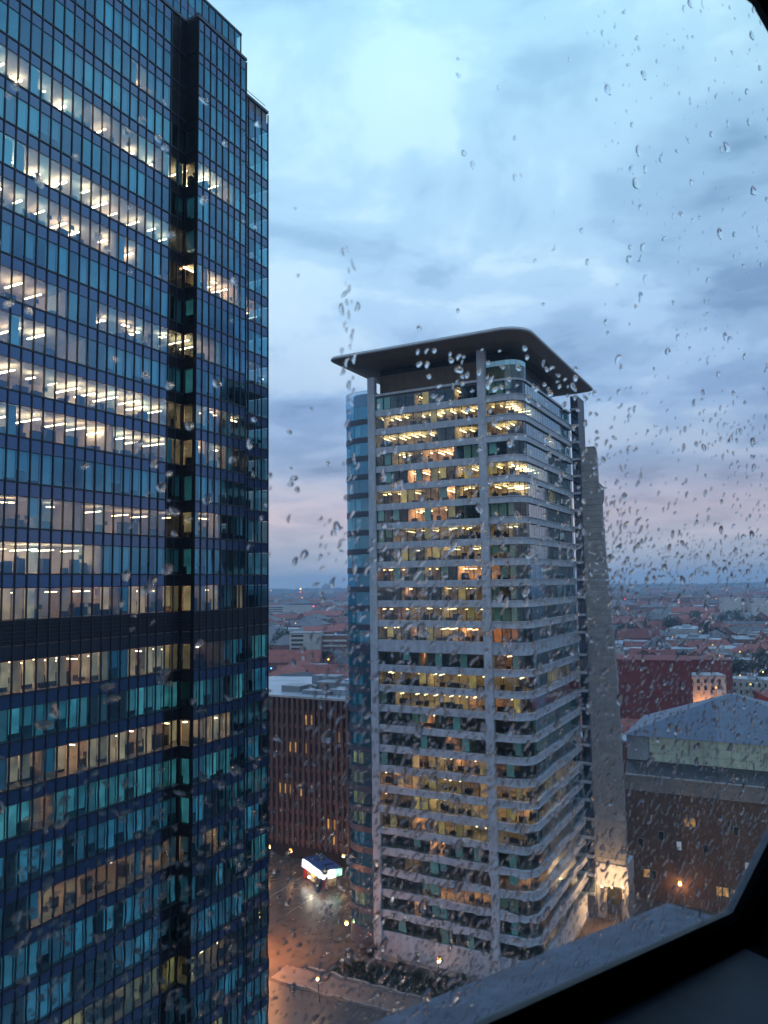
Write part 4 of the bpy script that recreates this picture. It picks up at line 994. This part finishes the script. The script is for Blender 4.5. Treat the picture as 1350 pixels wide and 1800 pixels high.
# trees among the houses
CRF = [crown_mesh(11, 5, 420, .8, 40 + i, 'leaf_far') for i in range(3)]; TRF = [trunk_mesh(11, .3, 40 + i) for i in range(3)]
ft = [(232 + R.uniform(-32, 32), 505 + R.uniform(-30, 30), R.choice(('tall', 'broad', 'small', 'slim')) + ' dark tree in the clump at the right edge behind the lamp-lit house', 'dark tree clump on the right') for _ in range(14)]
ft += [(-48 + R.uniform(-5, 9), 590 + R.uniform(-8, 8), 'tree in front of the pink-striped block', 'trees by the striped block') for _ in range(3)]
for _ in range(26):
    yy = R.uniform(520, 1300); sd = R.random() < .3
    ft.append((yy * (R.uniform(-.15, -.05) if sd else R.uniform(.29, .5)), yy, R.choice(('tall', 'broad', 'small')) + ' dark tree ' + ('in the near streets ' if yy < 700 else 'deep in the city ') + ('left of' if sd else 'right of') + ' the banded tower', 'trees among the city roofs'))
for i, (x, y, lab, gr) in enumerate(ft):
    t = thing('tree', lab, 'tree', (x, y, 0), gr); s = R.uniform(.9, 1.7) * (1.5 if y > 700 else 1); t.scale = (s, s, s * R.uniform(.9, 1.15)); t.rotation_euler.z = R.uniform(0, 6)
    for nm_, me_ in (('crown', CRF[i % 3]), ('trunk', TRF[i % 3])):
        o = bpy.data.objects.new(nm_, me_); COL.objects.link(o); o.parent = t
wd = MB()
for i in range(900):                          # wooded skyline
    yy = R.uniform(5200, 8300); x = yy * R.uniform(-.3, .72); h = R.uniform(12, 34) * (1.2 if R.random() < .2 else 1); w = R.uniform(25, 90)
    wd.add([(x - w, yy, 0), (x + w, yy, 0), (x + w * .6, yy + 20, h * R.uniform(.7, 1)), (x, yy + 20, h), (x - w * .6, yy + 20, h * R.uniform(.7, 1))], [(0, 1, 2, 3, 4)])
wd.build('distant_woods', 'leaf_far', kind='stuff')
# lights in the city
for (x, y, z, k, lab) in [(-884, 5990, 25, 'O', 'orange light on the horizon beside the blue tower'), (-669, 6100, 34, 'Y', 'bright yellow light on the horizon between the towers'), (-451, 4108, 28, 'R', 'red light just under the yellow horizon light'),
                          (-350, 4500, 25, 'R', 'pink-red light near the domed church'), (-168, 1809, 18, 'R', 'upper of two stacked red lights between the towers'), (-154, 1642, 18, 'R', 'lower of two stacked red lights between the towers'),
                          (-142, 1463, 12, 'R', 'red light at the end of the long pale block'), (-142, 1728, 15, 'O', 'orange light right of the stacked red lights'), (-99, 1540, 15, 'R', 'red light close to the bowed glass wing'),
                          (-46, 716, 24, 'B', 'blue light above the striped block'), (-65, 440, 23, 'B', 'blue light on the metal roofs behind the ribbed block'), (-43, 580, 14, 'Y', 'small yellow light by the trees between the towers'),
                          (599, 1930, 22, 'R', 'red light near the horizon beside the tapering wall'), (557, 1467, 26, 'R', 'small red light below the orange block'), (161, 384, 7, 'W', 'white light on the orange lamp-lit house front'),
                          (153, 383, 6, 'R', 'dim red light low on the lamp-lit house'), (172, 365, 13, 'R', 'bright red light right of the pyramid roof peak'), (197, 366, 13, 'R', 'red light at the right edge behind the pyramid roof'), (188, 380, 14, 'W', 'white light beside the dark trees on the right')]:
    t = thing('signal_light', lab, 'light', (x, y, 0)); s = max(.22, y * .00062 * (1.6 if k in 'YB' else 1)) 
    b = MB(); b.tube((x, y, 0), (x, y, z), .12, .08, 5); b.build('pole', 'mullion_dark', t)
    b = MB()
    for i in range(4):
        a0, a1 = math.pi * i / 4 - math.pi / 2, math.pi * (i + 1) / 4 - math.pi / 2
        b.tube((x, y, z + s * math.sin(a0)), (x, y, z + s * math.sin(a1)), max(.01, s * math.cos(a0)), max(.01, s * math.cos(a1)), 8, 0, False)
    b.build('lamp_head', {'R': 'lamp_red', 'O': 'lamp_orange', 'Y': 'lamp_yellow', 'B': 'lamp_blue', 'W': 'lamp_white'}[k], t)
# small street lights scattered through the city
lamp_me = {}
for key, mt in (('a', 'lamp_orange'), ('w', 'lamp_yellow')):
    b = MB(); b.tube((0, 0, -.5), (0, 0, 0), .15, .5, 8); b.tube((0, 0, 0), (0, 0, .5), .5, .15, 8); lamp_me[key] = b.mesh('lamp_head', [mt])
b = MB(); b.tube((0, 0, 0), (0, 0, 1), .1, .07, 6); pole_me = b.mesh('pole', ['mullion_dark'])
for i in range(64):
    y = 330 * (10 ** R.random()); sd = R.random() < .35
    x = y * (R.uniform(-.15, -.045) if sd else R.uniform(.29, .5))
    k = 'a' if R.random() < .7 else 'w'
    t = thing('street_lamp', f"tiny {'orange' if k == 'a' else 'yellow'} street light {'in the near streets' if y < 600 else 'deep in the city' if y < 1400 else 'far off in haze'}, {'left' if sd else 'right'} of the banded tower", 'street lamp', (x, y, 0), 'street lights of the city')
    h = R.uniform(13, 17)
    o = bpy.data.objects.new('pole', pole_me); COL.objects.link(o); o.parent = t; o.scale = (1, 1, h)
    o = bpy.data.objects.new('lamp_head', lamp_me[k]); COL.objects.link(o); o.parent = t; o.location = (0, 0, h + .3); q = max(.7, y * .0011); o.scale = (q, q, q)
# joints of the square's paving
jm = MB()
for i in range(48):
    a = -74 + i * 3
    jm.quad(vec(M(a, -8.7), .0085), vec(M(a + .07, -8.7), .0085), vec(M(a + .07, 39.5), .0085), vec(M(a, 39.5), .0085))
for i in range(16):
    a = -8 + i * 3
    jm.quad(vec(M(-74, a), .0125), vec(M(-26, a), .0125), vec(M(-26, a + .07), .0125), vec(M(-74, a + .07), .0125))
jm.build('paving_joint', 'earth', kind='stuff')
# the dark tower past the right edge that the left tower's last bay mirrors
NT = thing('neighbour_tower', 'dark tall tower past the right edge, seen only mirrored in the blue tower', 'office tower', (92, 128, 0))
b = MB(); b.box((88, 117, 0), (22, 6, 0), (-5, 24, 0), (0, 0, 122)); b.build('wall', 'louvre_dark', NT)
for k in range(30):
    b = MB(); b.box((87.9 , 117.2, 6 + k * 3.9), (-4.9, 23.6, 0), (-.1, -.02, 0), (0, 0, 1.7)); b.build('window_band', 'pane_dark' if R.random() < .7 else 'glazed_green', NT)

# ------------------------------------------------------------------ the window we look through
WIN_D = .35
wN = Vector((-.57, .82, 0)).normalized(); wE = Vector((wN.y, -wN.x, 0)); EYE = Vector((0, 0, CAM_Z))
def W(s, z, d=WIN_D): return EYE + wN * d + wE * s + Zv * z
POLY = [(-.42, -.25), (.553, -.25), (.765, -.09), (.765, .475), (.672, .536), (-.42, .536), (-.62, .40), (-.62, -.1)]   # counter-clockwise seen from inside
def offs(k):
    n = len(POLY); out_ = []
    for i in range(n):
        p0, p1, p2 = (Vector(POLY[j % n]) for j in (i - 1, i, i + 1))
        d1, d2 = (p1 - p0).normalized(), (p2 - p1).normalized()
        n1, n2 = Vector((d1.y, -d1.x)), Vector((d2.y, -d2.x))
        bis = (n1 + n2).normalized(); out_.append(p1 + bis * (k / bis.dot(n1)))
    return out_
WT = thing('window', 'rain-spattered chamfered window with a black frame and dark blue sill, right in front of the camera', 'window', W(.1, -.25))
def ring(name, prof, mat):
    b = MB(); n = len(POLY); L = []
    for k, d in prof: L.append([W(p[0], p[1], d) for p in offs(k)])
    for a, c in zip(L, L[1:]): b.add(a + c, [(i, (i + 1) % n, (i + 1) % n + n, i + n) for i in range(n)])
    return b.build(name, mat, WT)
b = MB(); b.add([W(p[0], p[1], WIN_D) for p in offs(.02)], [tuple(range(len(POLY)))]); pane_o = b.build('pane', 'window_glass', WT)
ring('glazing_bead', [(-.001, .352), (-.001, .346), (.004, .343)], 'frame_bead')
ring('gasket', [(.0035, .344), (.006, .336), (.016, .333), (.018, .336)], 'gasket')
ring('reveal', [(.0175, .334), (.05, .16), (.056, .155)], 'room_paint')
b = MB(); b.add([W(-.5, -.2675, .334), W(.545, -.2675, .334), W(.545, -.281, .15), W(-.5, -.281, .15), W(-.5, -.29, .334), W(.545, -.29, .334), W(.545, -.30, .15), W(-.5, -.30, .15)], [(0, 1, 2, 3), (1, 5, 6, 2), (3, 2, 6, 7), (0, 3, 7, 4)]); b.build('sill', 'sill_paint', WT)
b = MB(); q0 = [W(-.7, -.262, .36), W(.566, -.262, .36), W(.566, -.266, .412), W(-.7, -.266, .412)]; q1 = [p - Zv * .03 for p in q0]
b.add(q0 + q1, [(0, 1, 2, 3), (7, 6, 5, 4), (0, 4, 5, 1), (1, 5, 6, 2), (2, 6, 7, 3), (3, 7, 4, 0)]); b.build('outer_ledge', 'ledge_metal', WT)
# wall round the window and the dark room behind the camera
def wall_ring(d, k, name):
    b = MB(); inn = [W(p[0], p[1], d) for p in offs(k)]; n = len(inn)
    big = [(-2.2, -1.5), (.9, -1.5), (2.6, -1.5), (2.6, .6), (2.6, 1.3), (-1.5, 1.3), (-2.2, 1.3), (-2.2, -.3)]
    o = [W(s, z, d) for s, z in big]
    b.add(inn + o, [(i, (i + 1) % n, (i + 1) % n + n, i + n) for i in range(n)]); b.build(name, 'room_paint', kind='structure')
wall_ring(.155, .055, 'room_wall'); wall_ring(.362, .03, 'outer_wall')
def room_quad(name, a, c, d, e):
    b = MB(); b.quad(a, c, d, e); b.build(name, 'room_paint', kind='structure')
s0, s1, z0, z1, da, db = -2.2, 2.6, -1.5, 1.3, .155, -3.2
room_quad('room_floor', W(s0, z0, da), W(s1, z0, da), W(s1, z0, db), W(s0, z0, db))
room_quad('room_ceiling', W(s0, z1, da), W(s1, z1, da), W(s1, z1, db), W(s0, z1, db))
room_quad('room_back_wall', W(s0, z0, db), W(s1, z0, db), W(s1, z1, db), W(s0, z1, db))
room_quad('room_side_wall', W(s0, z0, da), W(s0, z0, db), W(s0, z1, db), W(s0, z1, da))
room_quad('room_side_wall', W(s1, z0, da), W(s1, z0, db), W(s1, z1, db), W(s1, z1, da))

# ------------------------------------------------------------------ raindrops: plano-convex caps of water on the outer face of the pane
def drop_local(seed, n=16, m=4):
    """unit drop: long axis x (half-length 1), irregular outline, domed"""
    R = random.Random(seed); kind = R.random()
    asp = R.uniform(.62, .95) if kind < .35 else R.uniform(.26, .5)
    bend = 0 if kind < .35 else R.uniform(-.55, .55)
    ph = [R.uniform(0, 6.28) for _ in range(4)]; am = R.uniform(.05, .16)
    taper = R.uniform(-.35, .35)
    H = asp * R.uniform(.18, .46)
    rim = []
    for i in range(n):
        t = 2 * math.pi * i / n
        r = 1 + am * math.sin(2 * t + ph[0]) + am * .7 * math.sin(3 * t + ph[1])
        rim.append((math.cos(t) * r, math.sin(t) * r))
    def pos(x, y, z):
        yy = y * asp * (1 + taper * x); return (x, yy + bend * x * x - bend * .3, z)
    vs = [pos(0, 0, H)]; fs = []
    for j in range(1, m + 1):
        f = math.sin(math.pi / 2 * j / m); hz = H * max(0, 1 - f * f) ** .75 if j < m else 0
        vs += [pos(x * f, y * f, hz) for x, y in rim]
    for i in range(n): fs.append((0, 1 + i, 1 + (i + 1) % n))
    for j in range(m - 1):
        a = 1 + j * n
        for i in range(n): fs.append((a + i, a + n + i, a + n + (i + 1) % n, a + (i + 1) % n))
    k = len(vs); vs += vs[1 + (m - 1) * n:1 + m * n]
    back = tuple(k + i for i in range(n))[::-1]
    return vs, fs, back
SHAPES = [drop_local(100 + i) for i in range(36)]
ROUND = [i for i, s_ in enumerate(SHAPES) if random.Random(100 + i).random() < .35]; LONG = [i for i in range(36) if i not in ROUND]
dm = []
for vs, fs, back in SHAPES:
    b = MB(); b.add(vs, fs, 0, True); b.add(vs, [back], 0, False); dm.append(b.mesh('raindrop', ['water']))
def inside(s, z, pad=.004):
    n = len(POLY)
    for i in range(n):
        p0, p1 = Vector(POLY[i]), Vector(POLY[(i + 1) % n]); d = (p1 - p0).normalized()
        if (Vector((s, z)) - p0).dot(Vector((d.y, -d.x))) > -pad: return False
    return True
RD = random.Random(21); drops = []; cells = {}
def try_drop(s, z, r, ang, shp):
    if not inside(s, z, r * .7): return
    c = (int(s / .012), int(z / .012))
    for i in (-1, 0, 1):
        for j in (-1, 0, 1):
            for (s2, z2, r2) in cells.get((c[0] + i, c[1] + j), ()):
                if (s - s2) ** 2 + (z - z2) ** 2 < ((r + r2) * .62) ** 2: return
    cells.setdefault(c, []).append((s, z, r)); drops.append((s, z, r, ang, shp))
def shower(n, s0, s1, z0, z1, r0, r1, ang, spread, longp, keep=lambda s, z: 1):
    for _ in range(n):
        s, z = RD.uniform(s0, s1), RD.uniform(z0, z1)
        if RD.random() > keep(s, z): continue
        r = r0 * (r1 / r0) ** (RD.random() ** 1.6)
        try_drop(s, z, r, math.radians(RD.gauss(ang, spread)), RD.choice(LONG if RD.random() < longp else ROUND))
# dense wind-driven drops over the lower right of the pane, thinning upwards and to the left
shower(11000, .20, .76, -.25, .035, .0011, .0044, 46, 24, .85, lambda s, z: .9 if z < -.06 else .55)
shower(2600, .06, .32, -.25, -.075, .0009, .0028, 28, 34, .8, lambda s, z: max(0, min(1, (-.06 - z) / .07)))
shower(60, .16, .60, -.25, -.05, .0050, .0085, 50, 25, 1)
shower(420, .44, .75, .0, .14, .0016, .0044, 52, 16, .85)
shower(120, .30, .46, .0, .10, .0012, .0032, 50, 25, .7)
shower(420, .44, .76, .10, .55, .0010, .0056, 62, 18, .45)
shower(420, .24, .46, -.05, .10, .0012, .0034, 45, 30, .4)
shower(40, .30, .52, .15, .53, .0014, .0030, 60, 30, .3)
shower(70, .10, .34, -.06, .06, .0014, .0034, 50, 30, .5)
# drops caught along the roofline of the banded tower and beside the blue tower
for _ in range(95): try_drop(RD.uniform(.268, .43), .125 + RD.gauss(0, .012), RD.uniform(.0015, .0032), math.radians(RD.gauss(40, 25)), RD.choice(ROUND + LONG[:6]))
for _ in range(150): try_drop(.2225 + RD.gauss(0, .0026), RD.uniform(-.12, .19), RD.uniform(.0014, .0042), math.radians(RD.gauss(80, 18)), RD.choice(LONG))
for _ in range(110): try_drop(RD.uniform(.43, .46), RD.uniform(-.03, .06), RD.uniform(.0014, .0032), math.radians(RD.gauss(60, 18)), RD.choice(LONG))
# a few broad smears of water near the left, close to the camera
for _ in range(30): try_drop(RD.uniform(.04, .20), RD.uniform(-.10, -.035), RD.uniform(.0016, .0042), math.radians(RD.gauss(-40, 40)), RD.choice(LONG))
for _ in range(60): try_drop(RD.uniform(.04, .21), RD.uniform(.03, .25), RD.uniform(.0008, .0026), math.radians(RD.gauss(30, 50)), RD.choice(ROUND))
def film_thickness(s, z):
    a = max(0.0, min(1.0, (-.055 - z) / .12)); a = a * a * (3 - 2 * a)
    q = Vector((s * 75 + z * 25, z * 95 - s * 18, 0))
    a *= max(0.0, min(1.0, (.50 - s) / .12)) * .55 + .0
    w = noise.noise(q) * .000030 * (1 + 1.2 * noise.noise(q * .35)) + noise.noise(q * 2.6 + Vector((9, 4, 0))) * .000016
    return .00035 + a * w
fb = MB(); NS, NZ = 420, 125; FS0, FS1, FZ0, FZ1 = .03, .552, -.2495, -.03
gv = []
for j in range(NZ + 1):
    for i in range(NS + 1):
        s_, z_ = FS0 + (FS1 - FS0) * i / NS, FZ0 + (FZ1 - FZ0) * j / NZ
        gv.append(W(s_, z_, WIN_D + .0002 + film_thickness(s_, z_)))
fb.add(gv, [(j * (NS + 1) + i, (j + 1) * (NS + 1) + i, (j + 1) * (NS + 1) + i + 1, j * (NS + 1) + i + 1) for j in range(NZ) for i in range(NS)], 0, True)
fb.quad(W(FS0, FZ0, WIN_D + .0002), W(FS1, FZ0, WIN_D + .0002), W(FS1, FZ1, WIN_D + .0002), W(FS0, FZ1, WIN_D + .0002))
fb.build('water_film', 'water', kind='stuff')
def drop_matrix(s, z, r, a):
    x = wE * math.cos(a) + Zv * math.sin(a); y = wE * math.sin(a) - Zv * math.cos(a)
    o = W(s, z, WIN_D + .0009)
    Mx = Matrix(((x.x * r, y.x * r, wN.x * r, o.x), (x.y * r, y.y * r, wN.y * r, o.y), (x.z * r, y.z * r, wN.z * r, o.z), (0, 0, 0, 1)))
    return Mx
def dkey(d):
    q = screen(W(d[0], d[1])); return 0 if q is None or not (0 < q[0] < 1350 and 0 < q[1] < 1800) else d[2] / q[2]
drops.sort(key=dkey, reverse=True)
rest = MB()
for i, (s, z, r, a, shp) in enumerate(drops):
    Mx = drop_matrix(s, z, r, a)
    if i < 295:
        o = bpy.data.objects.new('raindrop', dm[shp]); COL.objects.link(o); o.matrix_world = Mx
        q = screen(o.location); px, py = q[0], q[1]; ln = r / q[2] * 2700; dg = math.degrees(a) % 180
        size = 'tiny' if ln < 13 else 'small' if ln < 18 else 'large' if ln < 25 else 'huge'
        form = 'round' if shp in ROUND else ('upright' if 65 < dg < 115 else 'right-leaning' if dg <= 65 and dg > 22 else 'left-leaning' if dg >= 115 and dg < 158 else 'flat-lying')
        tall_ = ('top', 'upper middle', 'middle', 'lower middle', 'foot')[min(4, max(0, int((py - 560) / 230)))]
        if px < 300: where = f"over the {('top', 'upper', 'middle', 'lower', 'bottom')[int(py / 361)]} offices of the blue tower"
        elif px < 345: where = 'over the black slot of the blue tower'
        elif px < 478: where = f"over the {('top', 'upper', 'middle', 'lower', 'bottom')[int(py / 361)]} right bays of the blue tower"
        elif py > 1560 and (py - 1800) > -.41 * (px - 600): where = 'over the grey outer ledge'
        elif py < 560: where = f"against the {'high' if py < 280 else 'lower'} sky {'right of' if px > 1040 else 'above'} the banded tower"
        elif px < 610: where = 'in the gap between the towers, over the ' + ('sky' if py < 1020 else 'city' if py < 1210 else 'ribbed block' if py < 1500 else 'square')
        elif px < 845: where = f"over the {tall_} of the banded tower front"
        elif px < 935: where = f"over the {tall_} of the banded tower's rounded corner"
        elif px < 1040: where = f"over the {tall_} of the banded tower's right side"
        elif px < 1100: where = f"over the {tall_} of the tapering stone wall"
        else: where = 'over the ' + ('slate sky' if py < 880 else 'mauve sky' if py < 1025 else 'far city roofs' if py < 1150 else 'maroon block' if py < 1270 else 'pyramid roof' if py < 1390 else 'dark brick hall') + ' at the right'
        o['label'] = f"{size} {form} raindrop on the window, {where}"; o['category'] = 'raindrop'; o['group'] = 'raindrops on the window'
    elif dkey((s, z, r, a, shp)) > 0 or True:
        vs, fs, back = SHAPES[shp]; vv = [Mx @ Vector(p) for p in vs]
        rest.add(vv, fs, 0, True); rest.add([vv[j] for j in back], [tuple(range(len(back)))], 0, False)
rest.build('raindrops', 'water', kind='stuff')
build_haze()
print('drops', len(drops), 'objects', len(bpy.data.objects))
